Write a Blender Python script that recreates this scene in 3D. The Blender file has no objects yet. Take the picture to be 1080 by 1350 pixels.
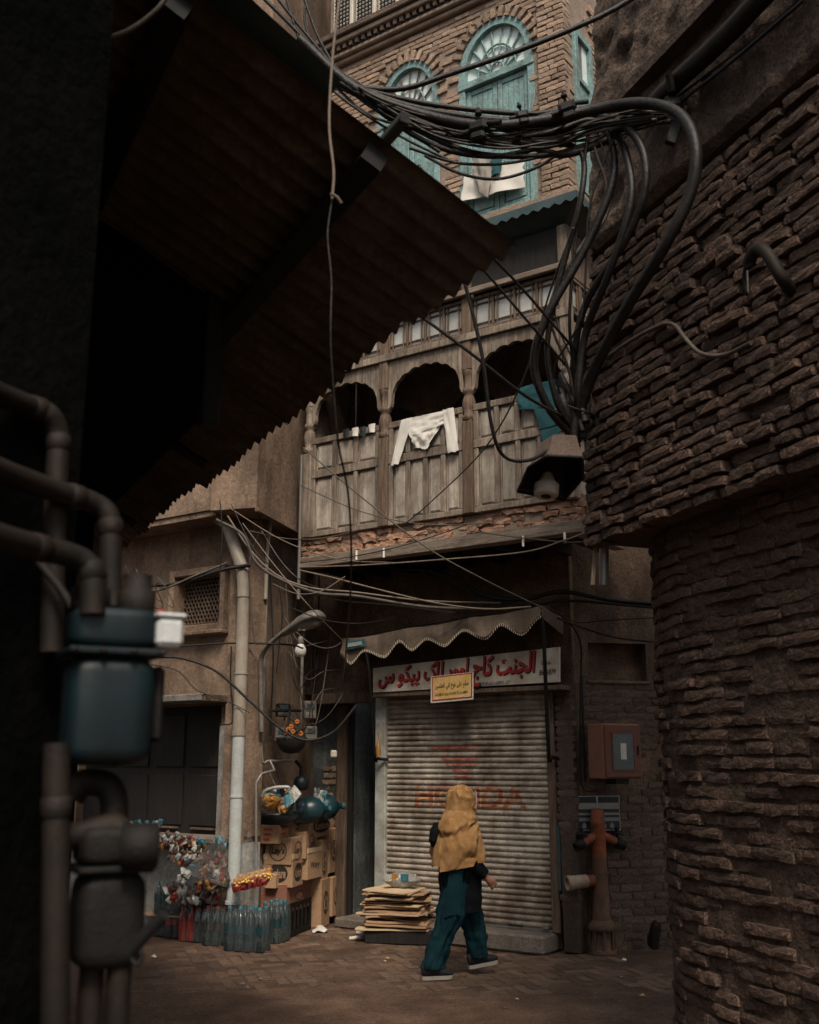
import bpy, bmesh, math, random
from mathutils import Vector, Matrix, noise
R = math.radians
rng = random.Random(7)
scene = bpy.context.scene
COL = scene.collection

# ------------------------------------------------------------------ camera, sky, sun, exposure
TILT = math.atan(330 / 1400); CT, ST = math.cos(TILT), math.sin(TILT); EYE = 1.75; FPX = 1400.0
cam = bpy.data.cameras.new('camera'); camo = bpy.data.objects.new('camera', cam); COL.objects.link(camo)
cam.sensor_fit = 'HORIZONTAL'; cam.sensor_width = 36.0; cam.lens = 36.0 * FPX / 1080.0
cam.clip_start = 0.05; cam.clip_end = 500
camo.location = (0, 0, EYE); camo.rotation_euler = (R(90) + TILT, 0, 0)
cam.dof.use_dof = True; cam.dof.focus_distance = 10.0; cam.dof.aperture_fstop = 5.0
scene.camera = camo
cy = scene.cycles; cy.max_bounces = 6; cy.diffuse_bounces = 3; cy.glossy_bounces = 2; cy.transmission_bounces = 2; cy.transparent_max_bounces = 12
SUN_ELEV, SUN_AZ = 52, 172          # azimuth: direction the light comes from, degrees clockwise from +Y
world = bpy.data.worlds.new('World'); scene.world = world; world.use_nodes = True
nt = world.node_tree; bg = nt.nodes['Background']
sky = nt.nodes.new('ShaderNodeTexSky'); sky.sky_type = 'NISHITA'; sky.sun_disc = False
sky.sun_elevation = R(SUN_ELEV); sky.sun_rotation = R(SUN_AZ); sky.dust_density = 4.0; sky.air_density = 1.2
hs = nt.nodes.new('ShaderNodeHueSaturation'); hs.inputs['Saturation'].default_value = 0.08
nt.links.new(sky.outputs[0], hs.inputs['Color']); nt.links.new(hs.outputs[0], bg.inputs[0])
bg.inputs[1].default_value = 0.065
sl = bpy.data.lights.new('sun', 'SUN'); sl.energy = 1.5; sl.angle = R(16); sl.color = (1.0, 0.86, 0.70)
so = bpy.data.objects.new('sun', sl); COL.objects.link(so)
sd = Vector((math.sin(R(SUN_AZ)) * math.cos(R(SUN_ELEV)), math.cos(R(SUN_AZ)) * math.cos(R(SUN_ELEV)), math.sin(R(SUN_ELEV))))
so.rotation_euler = sd.to_track_quat('Z', 'Y').to_euler(); so.location = (0, 0, 30)
vs = scene.view_settings; vs.view_transform = 'Standard'; vs.look = 'None'; vs.gamma = 1.0; vs.use_curve_mapping = False
vs.exposure = 1.2

# ------------------------------------------------------------------ places: rays of the lens and the frames of the buildings
def ray(px, py):
    v = (675 - py) / FPX
    return Vector(((px - 540) / FPX, CT - ST * v, ST + CT * v))
def at(px, py, D):                      # world point seen at (px, py), D metres ahead
    r = ray(px, py); return Vector((0, 0, EYE)) + r * (D / r.y)
def gnd(px, py, z=0.0):
    r = ray(px, py); return Vector((0, 0, EYE)) + r * ((z - EYE) / r.z)
def proj(p):
    x, y, z = p[0], p[1], p[2] - EYE
    f = y * CT + z * ST; u = -y * ST + z * CT
    if f < 0.05: return None
    return (540 + FPX * x / f, 675 - FPX * u / f, f)
A_ = R(55.5)
U = Vector((math.sin(A_), -math.cos(A_), 0)); W = Vector((math.cos(A_), math.sin(A_), 0)); Z = Vector((0, 0, 1))
O = gnd(722, 1226, 0.18); O.z = 0
MF = Matrix(((U.x, W.x, 0, O.x), (U.y, W.y, 0, O.y), (0, 0, 1, 0), (0, 0, 0, 1)))   # facade frame: u right, w into the house, z up
def fw(u, w, z): return O + U * u + W * w + Z * z
def F(px, py, w):                       # facade coordinates of what is seen at a pixel on the plane w
    r = ray(px, py); k = (w + O.dot(W)) / (r.x * W.x + r.y * W.y)
    p = Vector((0, 0, EYE)) + r * k; d = p - O
    return Vector((d.dot(U), w, p.z))
def FP(px, py, w): u = F(px, py, w); return fw(*u)
def frame(o, xdir):                     # frame with x along xdir, y to its left, z up
    x = Vector((xdir[0], xdir[1], 0)).normalized(); y = Z.cross(x); o = Vector(o)
    return Matrix(((x.x, y.x, 0, o.x), (x.y, y.y, 0, o.y), (0, 0, 1, o.z if len(o) > 2 else 0), (0, 0, 0, 1)))
def facing(p, right, up=(0, 0, 1)):     # frame for lettering: x along right, y up, z out
    x = Vector(right).normalized(); y = Vector(up); y = (y - x * y.dot(x)).normalized(); z = x.cross(y)
    m = Matrix((x, y, z)).transposed().to_4x4(); m.translation = Vector(p); return m

# ------------------------------------------------------------------ materials
MATS = {}
def mat(name, c1, c2=None, scale=4.0, rough=0.85, bump=0.25, bscale=30.0, metal=0.0, stretch=(1, 1, 1), rnd=0.0, spec=0.3,
        stain=None, sscale=1.2, samt=0.6, alpha=None, trans=0.0, lo=0.35, hi=0.68, coat=0.0, grain=None, streak=0.0):
    m = bpy.data.materials.new(name); m.use_nodes = True; n = m.node_tree; N = n.nodes; Lk = n.links
    b = N['Principled BSDF']
    def rgba(c): return (c[0], c[1], c[2], 1)
    tc = N.new('ShaderNodeTexCoord'); mp = N.new('ShaderNodeMapping'); mp.inputs['Scale'].default_value = stretch
    Lk.new(tc.outputs['Object'], mp.inputs[0])
    nz = N.new('ShaderNodeTexNoise'); nz.inputs['Scale'].default_value = scale; nz.inputs['Detail'].default_value = 5; nz.inputs['Roughness'].default_value = 0.62
    Lk.new(mp.outputs[0], nz.inputs['Vector'])
    rp = N.new('ShaderNodeValToRGB'); rp.color_ramp.elements[0].position = lo; rp.color_ramp.elements[1].position = hi
    rp.color_ramp.elements[0].color = rgba(c1); rp.color_ramp.elements[1].color = rgba(c2 or c1)
    Lk.new(nz.outputs['Fac'], rp.inputs[0]); out = rp.outputs[0]
    if stain:
        n2 = N.new('ShaderNodeTexNoise'); n2.inputs['Scale'].default_value = sscale; n2.inputs['Detail'].default_value = 4; n2.inputs['Roughness'].default_value = 0.7
        Lk.new(tc.outputs['Object'], n2.inputs['Vector'])
        r2 = N.new('ShaderNodeValToRGB'); r2.color_ramp.elements[0].position = 0.42; r2.color_ramp.elements[1].position = 0.62
        r2.color_ramp.elements[0].color = (0, 0, 0, 1); r2.color_ramp.elements[1].color = (samt, samt, samt, 1)
        Lk.new(n2.outputs['Fac'], r2.inputs[0])
        mx = N.new('ShaderNodeMix'); mx.data_type = 'RGBA'
        Lk.new(r2.outputs[0], mx.inputs['Factor']); Lk.new(out, mx.inputs['A']); mx.inputs['B'].default_value = rgba(stain); out = mx.outputs['Result']
    if rnd:
        oi = N.new('ShaderNodeObjectInfo'); ge = N.new('ShaderNodeNewGeometry')
        ad = N.new('ShaderNodeMath'); ad.operation = 'ADD'; Lk.new(oi.outputs['Random'], ad.inputs[0]); Lk.new(ge.outputs['Random Per Island'], ad.inputs[1])
        fr = N.new('ShaderNodeMath'); fr.operation = 'FRACT'; Lk.new(ad.outputs[0], fr.inputs[0])
        mr = N.new('ShaderNodeMapRange'); mr.inputs['To Min'].default_value = 1 - rnd; mr.inputs['To Max'].default_value = 1 + rnd * 0.8; Lk.new(fr.outputs[0], mr.inputs['Value'])
        hv = N.new('ShaderNodeHueSaturation'); Lk.new(mr.outputs[0], hv.inputs['Value']); Lk.new(out, hv.inputs['Color']); out = hv.outputs[0]
    if streak:
        ms = N.new('ShaderNodeMapping'); ms.inputs['Scale'].default_value = (2.6, 2.6, .5); Lk.new(tc.outputs['Object'], ms.inputs[0])
        n4 = N.new('ShaderNodeTexNoise'); n4.inputs['Scale'].default_value = 1.6; n4.inputs['Detail'].default_value = 4; n4.inputs['Roughness'].default_value = 0.7; Lk.new(ms.outputs[0], n4.inputs['Vector'])
        m4 = N.new('ShaderNodeMapRange'); m4.inputs['From Min'].default_value = .38; m4.inputs['From Max'].default_value = .60; m4.inputs['To Min'].default_value = 1 - streak; m4.inputs['To Max'].default_value = 1.08
        Lk.new(n4.outputs['Fac'], m4.inputs['Value']); h4 = N.new('ShaderNodeHueSaturation'); Lk.new(m4.outputs[0], h4.inputs['Value']); Lk.new(out, h4.inputs['Color']); out = h4.outputs[0]
    if grain is None: grain = .22 if rough >= .8 else .08
    if grain:
        n3 = N.new('ShaderNodeTexNoise'); n3.inputs['Scale'].default_value = bscale * 2.2; n3.inputs['Detail'].default_value = 3; n3.inputs['Roughness'].default_value = 0.75
        Lk.new(mp.outputs[0], n3.inputs['Vector'])
        m3 = N.new('ShaderNodeMapRange'); m3.inputs['From Min'].default_value = .3; m3.inputs['From Max'].default_value = .7; m3.inputs['To Min'].default_value = 1 - grain * 1.6; m3.inputs['To Max'].default_value = 1 + grain
        Lk.new(n3.outputs['Fac'], m3.inputs['Value']); h3 = N.new('ShaderNodeHueSaturation'); Lk.new(m3.outputs[0], h3.inputs['Value']); Lk.new(out, h3.inputs['Color']); out = h3.outputs[0]
    Lk.new(out, b.inputs['Base Color'])
    b.inputs['Roughness'].default_value = rough; b.inputs['Metallic'].default_value = metal; b.inputs['Specular IOR Level'].default_value = spec
    if coat: b.inputs['Coat Weight'].default_value = coat
    if trans: b.inputs['Transmission Weight'].default_value = trans
    if alpha is not None: b.inputs['Alpha'].default_value = alpha
    if bump:
        bn = N.new('ShaderNodeTexNoise'); bn.inputs['Scale'].default_value = bscale; bn.inputs['Detail'].default_value = 4; bn.inputs['Roughness'].default_value = 0.65
        Lk.new(mp.outputs[0], bn.inputs['Vector'])
        bp = N.new('ShaderNodeBump'); bp.inputs['Strength'].default_value = bump; bp.inputs['Distance'].default_value = 0.02
        Lk.new(bn.outputs['Fac'], bp.inputs['Height']); Lk.new(bp.outputs[0], b.inputs['Normal'])
    MATS[name] = m; return m
mat('dirt', (.085, .047, .030), (.165, .10, .066), 2.2, .9, .9, 22, stain=(.05, .027, .017), sscale=.8, samt=.85, grain=.4)
mat('paver', (.115, .071, .048), (.20, .130, .090), 6, .85, .7, 35, rnd=.36, stain=(.072, .043, .028), sscale=1.6, samt=.9, grain=.35)
mat('old_brick', (.066, .040, .029), (.14, .089, .065), 14, .92, 1.0, 40, rnd=.34, stain=(.042, .028, .021), sscale=4, samt=.6, grain=.4)
mat('mortar_dark', (.064, .041, .029), (.12, .079, .057), 9, .95, 1.0, 34, stain=(.042, .028, .021), sscale=3, grain=.4)
mat('plaster_rough', (.085, .058, .043), (.17, .12, .09), 5, .95, 1.0, 26, stain=(.058, .041, .032), sscale=2.2, samt=.7, grain=.45, streak=.3)
mat('pale_brick', (.30, .205, .145), (.46, .34, .25), 6, .9, .6, 40, rnd=.3, stain=(.20, .145, .105), sscale=1.0, samt=.75, grain=.3, streak=.25)
mat('pale_mortar', (.20, .15, .115), (.30, .235, .18), 6, .95, .5, 40)
mat('red_brick', (.28, .12, .07), (.40, .24, .15), 5, .9, .6, 40, rnd=.35, stain=(.32, .25, .19), sscale=3, samt=.8)
mat('wall_brown', (.11, .069, .046), (.20, .133, .092), 3.5, .92, .8, 24, stain=(.062, .041, .029), sscale=1.3, samt=.8, grain=.35, streak=.28)
mat('wall_brick', (.085, .058, .045), (.14, .10, .078), 6, .92, .7, 34, rnd=.25, stain=(.055, .041, .034), sscale=1.5, grain=.3)
mat('plaster', (.205, .139, .096), (.305, .213, .151), 1.6, .9, .6, 14, stain=(.115, .076, .052), sscale=1.3, samt=.8, grain=.22, streak=.25)
mat('plaster_grey', (.24, .23, .21), (.36, .345, .315), 1.6, .9, .4, 12, stain=(.15, .125, .10), sscale=2, samt=.7, streak=.35)
mat('plaster_blue', (.085, .10, .10), (.15, .165, .16), 3, .9, .8, 14, stain=(.06, .055, .05), sscale=2.2, streak=.4)
mat('wood_grey', (.16, .12, .088), (.38, .315, .25), 5, .8, .5, 14, stretch=(7, 7, .6), rnd=.2, stain=(.11, .08, .057), sscale=2.2, samt=.75, grain=.25, streak=.3)
mat('wood_pale', (.30, .255, .205), (.50, .445, .375), 4, .85, .4, 14, stretch=(7, 7, .5), rnd=.22, stain=(.19, .145, .108), sscale=3.0, samt=.75, grain=.22, streak=.3)
mat('wood_brown', (.085, .056, .038), (.19, .132, .092), 5, .8, .4, 14, stretch=(8, 8, .7), rnd=.15)
mat('wood_along', (.14, .105, .08), (.30, .24, .19), 4, .8, .4, 14, stretch=(.9, .9, 7), rnd=.2)
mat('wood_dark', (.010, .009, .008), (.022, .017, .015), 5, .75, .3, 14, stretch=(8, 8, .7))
mat('black', (.006, .006, .006), (.011, .011, .011), 5, .6, .1, 30)
mat('shade_black', (.0016, .0020, .0019), (.0042, .0042, .0039), 3, .95, .6, 20, spec=.02)  # near-black base colour standing in for deep shade on the left walls
mat('tin', (.075, .062, .048), (.14, .116, .09), 5, .85, .3, 14, rnd=.2, stain=(.05, .036, .026), sscale=2)
mat('tarp', (.022, .032, .032), (.035, .048, .047), 3, .55, .3, 10)
mat('teal_paint', (.175, .31, .305), (.30, .44, .43), 7, .7, .5, 30, stain=(.115, .165, .155), sscale=7, samt=.8, grain=.3, streak=.25)
mat('teal_tin', (.03, .055, .06), (.05, .08, .085), 5, .6, .2, 20)
mat('frost', (.50, .60, .58), (.68, .75, .72), 6, .35, .1, 30, spec=.5)
mat('dull_pane', (.30, .31, .29), (.48, .47, .44), 3, .35, .1, 30, spec=.5)
mat('cream', (.50, .47, .40), (.64, .60, .53), 4, .7, .15, 30, stain=(.3, .24, .18), sscale=4, samt=.5)
mat('slat', (.33, .28, .225), (.60, .535, .45), 4, .6, .3, 30, stretch=(.8, .8, 4), metal=.05, stain=(.14, .095, .065), sscale=1.7, samt=.9, grain=.3, streak=.3)
mat('slat_edge', (.10, .08, .065), (.19, .155, .13), 5, .7, .2, 30)
mat('post_pale', (.34, .36, .33), (.48, .49, .45), 4, .75, .3, 30, stain=(.2, .16, .12), sscale=5, samt=.6)
mat('concrete', (.15, .125, .105), (.25, .21, .18), 3, .9, .6, 22, stain=(.09, .07, .055), sscale=2)
mat('canvas', (.16, .12, .085), (.24, .185, .138), 5, .9, .3, 60, stain=(.10, .07, .05), sscale=1.8, samt=.75, streak=.35)
mat('fringe', (.55, .47, .36), (.65, .56, .44), 8, .9, 0)
mat('sign_white', (.45, .41, .35), (.60, .55, .48), 3, .6, .1, 30, stain=(.28, .21, .15), sscale=2.5, samt=.7)
mat('sign_red', (.30, .018, .012), (.40, .03, .02), 6, .6, .05, 30)
mat('sign_black', (.012, .012, .012), (.02, .02, .02), 6, .6, .05, 30)
mat('sign_yellow', (.55, .33, .09), (.66, .42, .14), 8, .6, .1, 30, stain=(.62, .48, .26), sscale=9, samt=.6)
mat('ink_blue', (.008, .018, .026), (.014, .026, .036), 6, .6, 0)
mat('honda_red', (.20, .03, .018), (.28, .06, .036), 10, .65, .1, 40, stain=(.30, .22, .165), sscale=12, samt=.8)
mat('honda_orange', (.48, .24, .08), (.52, .30, .12), 10, .6, .1, 40)
mat('carton', (.37, .225, .128), (.49, .315, .188), 3, .85, .1, 60, rnd=.14, stain=(.27, .16, .092), sscale=2.5, samt=.5)
mat('carton_red', (.22, .095, .06), (.28, .13, .085), 3, .85, .1, 60, stain=(.2, .10, .07), sscale=2.5, samt=.5)
mat('carton_edge', (.50, .36, .22), (.58, .43, .28), 6, .85, .1, 60)
mat('print_black', (.018, .016, .015), (.03, .027, .024), 6, .7, 0)
mat('print_red', (.40, .05, .03), (.45, .07, .04), 6, .7, 0)
mat('pvc', (.27, .235, .19), (.36, .32, .265), 3, .5, .1, 20, stain=(.2, .155, .115), sscale=3, samt=.6, stretch=(1, 1, .3))
mat('pvc_pale', (.42, .46, .45), (.52, .55, .53), 3, .5, .1, 20, stain=(.3, .3, .27), sscale=3, samt=.6)
mat('metal_grey', (.18, .175, .165), (.27, .26, .24), 5, .45, .1, 30, metal=.4, stain=(.15, .11, .08), sscale=5)
mat('lamp_grey', (.15, .135, .115), (.22, .20, .172), 5, .55, .1, 30, metal=.1, stain=(.09, .07, .055), sscale=9, samt=.7)
mat('lens', (.20, .19, .17), (.28, .27, .25), 5, .15, 0, 30, spec=.6)
mat('bulb', (.70, .68, .62), (.75, .73, .68), 5, .25, 0, spec=.5)
mat('iron', (.008, .0072, .0068), (.017, .0148, .0135), 8, .6, .3, 120, metal=.1, spec=.2)
mat('gas_pipe', (.007, .0064, .0058), (.018, .0148, .0128), 9, .6, .25, 160, metal=.1, spec=.2, stain=(.024, .015, .010), sscale=14, samt=.6)
mat('meter_teal', (.002, .009, .012), (.0045, .0155, .0195), 8, .5, .1, 160, stain=(.005, .005, .005), sscale=12, spec=.3)
mat('meter_light', (.42, .44, .44), (.52, .54, .53), 5, .4, .1, 30)
mat('cable', (.0075, .0068, .0065), (.019, .0165, .015), 12, .5, .3, 40)
mat('cable_grey', (.055, .046, .037), (.095, .079, .064), 12, .6, .1, 40)
mat('cable_pale', (.13, .10, .074), (.19, .148, .112), 12, .6, .1, 40)
mat('hyd_red', (.20, .042, .018), (.28, .075, .030), 5, .65, .5, 35, stain=(.085, .045, .027), sscale=7, samt=.9)
mat('hyd_rust', (.07, .042, .027), (.125, .078, .052), 6, .85, .6, 30, stain=(.12, .038, .02), sscale=6, samt=.45)
mat('hose', (.25, .19, .14), (.35, .28, .21), 8, .8, .4, 50)
mat('box_red', (.125, .038, .026), (.18, .062, .042), 4, .65, .3, 30, stain=(.085, .05, .038), sscale=4, samt=.8)
mat('box_orange', (.20, .085, .053), (.26, .125, .082), 4, .65, .3, 30, stain=(.13, .07, .05), sscale=4, samt=.7)
mat('glass_dark', (.035, .055, .058), (.06, .085, .088), 9, .2, .1, 30, spec=.6)
mat('paper', (.50, .47, .42), (.60, .57, .52), 6, .8, .1, 40)
mat('shawl', (.33, .175, .065), (.45, .255, .105), 24, .92, .5, 200, stain=(.25, .125, .042), sscale=11, samt=.7, grain=.35)
mat('navy', (.0045, .0055, .0072), (.008, .0095, .012), 8, .9, .4, 120, spec=.1)
mat('teal_cloth', (.0042, .021, .028), (.0085, .034, .043), 8, .9, .4, 120, grain=.25, spec=.1)
mat('teal_laundry', (.018, .075, .088), (.028, .10, .115), 4, .9, .15, 90, grain=.1)
mat('skin', (.30, .145, .085), (.36, .18, .11), 8, .6, .1, 60)
mat('shoe', (.007, .0075, .009), (.012, .013, .016), 8, .7, .2, 60)
mat('sole', (.26, .235, .2), (.34, .31, .27), 8, .7, .1, 60)
mat('white_cloth', (.60, .57, .51), (.68, .65, .59), 4, .9, .1, 60, grain=.05)
mat('grey_cloth', (.26, .235, .20), (.32, .29, .25), 4, .9, .1, 60, grain=.05)
mat('bottle', (.012, .021, .022), (.022, .034, .035), 6, .18, 0, spec=.8)
mat('bottle_dark', (.012, .016, .018), (.02, .024, .026), 6, .2, 0, spec=.7)
mat('bottle_teal', (.007, .026, .032), (.013, .04, .047), 6, .35, 0, spec=.4)
mat('bottle_red', (.15, .015, .011), (.22, .03, .022), 6, .3, 0, spec=.5)
mat('cap_blue', (.03, .11, .14), (.05, .15, .18), 6, .4, 0)
mat('cap_red', (.26, .03, .018), (.32, .05, .03), 6, .4, 0)
mat('film', (.35, .40, .40), (.48, .53, .53), 9, .18, .4, 50, spec=.9, alpha=.07)
mat('film_thin', (.40, .42, .40), (.52, .54, .52), 9, .2, .5, 30, spec=.9, alpha=.10)
mat('foil_orange', (0.32, 0.14, 0.022), (0.42, 0.2, 0.04), 30, .35, .4, 60, spec=.6, grain=.4)
mat('foil_red', (0.19, 0.016, 0.011), (0.26, 0.03, 0.02), 30, .35, .4, 60, spec=.6, grain=.4)
mat('foil_teal', (0.022, 0.11, 0.14), (0.045, 0.17, 0.2), 30, .35, .4, 60, spec=.6, grain=.4)
mat('foil_silver', (0.24, 0.25, 0.25), (0.38, 0.39, 0.38), 30, .35, .4, 60, spec=.6, grain=.4, metal=.3)
mat('foil_white', (0.34, 0.34, 0.31), (0.45, 0.45, 0.41), 30, .35, .4, 60, spec=.6, grain=.4)
mat('foil_brown', (0.055, 0.028, 0.018), (0.09, 0.045, 0.03), 30, .35, .4, 60, spec=.6, grain=.4)
mat('snack_yellow', (.62, .38, .07), (.72, .48, .12), 8, .6, .2, 30)
mat('bin_bag', (.012, .013, .014), (.02, .022, .023), 8, .3, .4, 20, spec=.6)
mat('blue_paint', (.012, .06, .08), (.022, .085, .11), 14, .8, .3, 40, stain=(.10, .075, .055), sscale=16, samt=.8)
mat('flower', (.55, .16, .03), (.65, .26, .06), 8, .7, 0)
mat('leaf', (.03, .05, .025), (.05, .075, .035), 8, .7, 0)
def M(n): return MATS[n]

# ------------------------------------------------------------------ mesh collecting
class MB:
    def __init__(s): s.v = []; s.f = []; s.sm = []
    def add(s, vs, fs, smooth=False, m=None):
        k = len(s.v)
        for p in vs:
            p = Vector(p); s.v.append(m @ p if m is not None else p)
        for f in fs: s.f.append(tuple(i + k for i in f)); s.sm.append(smooth)
        return s
    def box(s, a, b, m=None, ch=0.0):
        x0, y0, z0 = (min(a[i], b[i]) for i in range(3)); x1, y1, z1 = (max(a[i], b[i]) for i in range(3))
        if ch <= 0:
            vs = [(x0, y0, z0), (x1, y0, z0), (x1, y1, z0), (x0, y1, z0), (x0, y0, z1), (x1, y0, z1), (x1, y1, z1), (x0, y1, z1)]
            return s.add(vs, [(0, 3, 2, 1), (4, 5, 6, 7), (0, 1, 5, 4), (1, 2, 6, 5), (2, 3, 7, 6), (3, 0, 4, 7)], False, m)
        c = min(ch, (x1 - x0) * .45, (y1 - y0) * .45, (z1 - z0) * .45)
        vs = []; 
        for sx, X in ((1, x0), (-1, x1)):
            for sy, Y in ((1, y0), (-1, y1)):
                for sz, ZZ in ((1, z0), (-1, z1)):
                    vs += [(X, Y + sy * c, ZZ + sz * c), (X + sx * c, Y, ZZ + sz * c), (X + sx * c, Y + sy * c, ZZ)]
        bm = bmesh.new()
        for p in vs: bm.verts.new(p)
        bmesh.ops.convex_hull(bm, input=bm.verts); bmesh.ops.dissolve_limit(bm, angle_limit=0.02, verts=bm.verts, edges=bm.edges)
        bm.verts.index_update(); s.add([v.co for v in bm.verts], [[v.index for v in f.verts] for f in bm.faces], False, m); bm.free(); return s
    def rbox(s, a, b, r=.35, m=None, n=28):   # box with soft round corners: superellipse rings
        x0, y0, z0 = a; x1, y1, z1 = b; cx, cy = (x0 + x1) / 2, (y0 + y1) / 2; hx, hy = (x1 - x0) / 2, (y1 - y0) / 2; h = z1 - z0; e = min(hx, hy, h / 2) * r; vs = []
        prof = [(1 - e * (1 - math.sin(t)) / min(hx, hy), z0 + e * (1 - math.cos(t))) for t in [math.pi / 2 * q / 4 for q in range(5)]] ; prof += [(f, z1 - (zz - z0)) for f, zz in reversed(prof)]
        for f, zz in prof:
            for j in range(n):
                g = 2 * math.pi * j / n; c, q = math.cos(g), math.sin(g); k = (abs(c) ** 5 + abs(q) ** 5) ** -.2; vs.append((cx + hx * f * c * k, cy + hy * f * q * k, zz))
        L = len(prof); fs = [(i * n + j, i * n + (j + 1) % n, (i + 1) * n + (j + 1) % n, (i + 1) * n + j) for i in range(L - 1) for j in range(n)] + [tuple(reversed(range(n))), tuple(range((L - 1) * n, L * n))]
        return s.add(vs, fs, True, m)
    def tube(s, pts, r, n=8, cap=True, m=None, closed=False):
        pts = [Vector(p) for p in pts]; k = len(pts)
        rs = r if isinstance(r, (list, tuple)) else [r] * k
        vs = []; prev = None
        for i, p in enumerate(pts):
            if closed: t = pts[(i + 1) % k] - pts[i - 1]
            else: t = pts[min(i + 1, k - 1)] - pts[max(i - 1, 0)]
            t = t.normalized() if t.length > 1e-9 else Vector((0, 0, 1))
            if prev is None: a = t.orthogonal().normalized()
            else:
                a = prev - t * prev.dot(t); a = a.normalized() if a.length > 1e-6 else t.orthogonal().normalized()
            prev = a; b = t.cross(a)
            for j in range(n):
                g = 2 * math.pi * j / n; vs.append(p + (a * math.cos(g) + b * math.sin(g)) * rs[i])
        fs = []
        for i in range(k if closed else k - 1):
            q = (i + 1) % k
            for j in range(n): fs.append((i * n + j, i * n + (j + 1) % n, q * n + (j + 1) % n, q * n + j))
        s.add(vs, fs, True, m)
        if cap and not closed:
            s.add(vs[:n], [tuple(reversed(range(n)))], False, m); s.add(vs[-n:], [tuple(range(n))], False, m)
        return s
    def lathe(s, prof, c=(0, 0, 0), n=20, m=None, axis=None):
        # prof: (radius, height) upward from c; axis optional direction
        q = Matrix.Identity(3) if axis is None else Vector(axis).to_track_quat('Z', 'Y').to_matrix()
        c = Vector(c); vs = []; fs = []
        for r_, h in prof:
            for j in range(n):
                g = 2 * math.pi * j / n; vs.append(c + q @ Vector((r_ * math.cos(g), r_ * math.sin(g), h)))
        for i in range(len(prof) - 1):
            for j in range(n): fs.append((i * n + j, i * n + (j + 1) % n, (i + 1) * n + (j + 1) % n, (i + 1) * n + j))
        s.add(vs, fs, True, m)
        if prof[0][0] > 1e-4: s.add(vs[:n], [tuple(reversed(range(n)))], False, m)
        if prof[-1][0] > 1e-4: s.add(vs[-n:], [tuple(range(n))], False, m)
        return s
    def prism(s, poly, d, m=None):      # polygon in x,z of the frame, from y=d[0] to y=d[1]
        k = len(poly); vs = [(p[0], d[0], p[1]) for p in poly] + [(p[0], d[1], p[1]) for p in poly]
        fs = [tuple(range(k)), tuple(reversed(range(k, 2 * k)))] + [(i, i + k, (i + 1) % k + k, (i + 1) % k) for i in range(k)]
        return s.add(vs, fs, False, m)
    def strip(s, lo, hi, d, m=None):    # band between two point lists in x,z with depth d
        k = len(lo)
        for i in range(k - 1):
            s.prism([lo[i], lo[i + 1], hi[i + 1], hi[i]], d, m)
        return s
    def grid(s, nx, ny, fn, m=None, smooth=True, flip=False):
        vs = [fn(i / nx, j / ny) for j in range(ny + 1) for i in range(nx + 1)]
        fs = []
        for j in range(ny):
            for i in range(nx):
                a = j * (nx + 1) + i; q = (a, a + 1, a + nx + 2, a + nx + 1); fs.append(q[::-1] if flip else q)
        return s.add(vs, fs, smooth, m)
    def mesh(s, name, off=None):
        me = bpy.data.meshes.new(name); o = off or Vector((0, 0, 0))
        me.from_pydata([tuple(v - o) for v in s.v], [], s.f); me.polygons.foreach_set('use_smooth', s.sm); me.update(); return me
ROOT = {}
def tag(o, label=None, cat=None, group=None, kind=None):
    if label: o['label'] = label
    if cat: o['category'] = cat
    if group: o['group'] = group
    if kind: o['kind'] = kind
    return o
def thing(name, loc, label, cat, group=None):
    o = bpy.data.objects.new(name, None); o.empty_display_size = .1; COL.objects.link(o); o.location = Vector(loc); ROOT[o.name] = Vector(loc)
    return tag(o, label, cat, group, 'thing')
def rootloc(p): return ROOT.get(p.name, Vector((0, 0, 0)))
def obj(name, mb, m, parent=None, label=None, cat=None, group=None, kind=None):
    if parent is not None: off = rootloc(parent)
    else:
        xs = [v.x for v in mb.v]; ys = [v.y for v in mb.v]; off = Vector(((min(xs) + max(xs)) / 2, (min(ys) + max(ys)) / 2, min(v.z for v in mb.v)))
    o = bpy.data.objects.new(name, mb.mesh(name, off)); COL.objects.link(o)
    o.data.materials.append(M(m) if isinstance(m, str) else m)
    if parent is not None: o.parent = parent; ROOT[o.name] = off
    else: o.location = off; ROOT[o.name] = off
    return tag(o, label, cat, group, kind or ('thing' if cat else None))
def piece(name, mesh, mx, parent):      # object sharing mesh data, at world matrix mx
    o = bpy.data.objects.new(name, mesh); COL.objects.link(o); o.parent = parent
    o.matrix_local = Matrix.Translation(-rootloc(parent)) @ mx; return o
def meshof(mb, name, m):
    me = mb.mesh(name); me.materials.append(M(m)); return me
def smoothpts(pts, k=6):                # Catmull-Rom through points
    pts = [Vector(p) for p in pts]
    if len(pts) < 3: return pts
    P = [pts[0] * 2 - pts[1]] + pts + [pts[-1] * 2 - pts[-2]]; out = []
    for i in range(1, len(P) - 2):
        a, b, c, d = P[i - 1:i + 3]
        for j in range(k):
            t = j / k
            out.append(.5 * ((2 * b) + (c - a) * t + (2 * a - 5 * b + 4 * c - d) * t * t + (3 * b - a - 3 * c + d) * t ** 3))
    return out + [pts[-1]]
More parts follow.
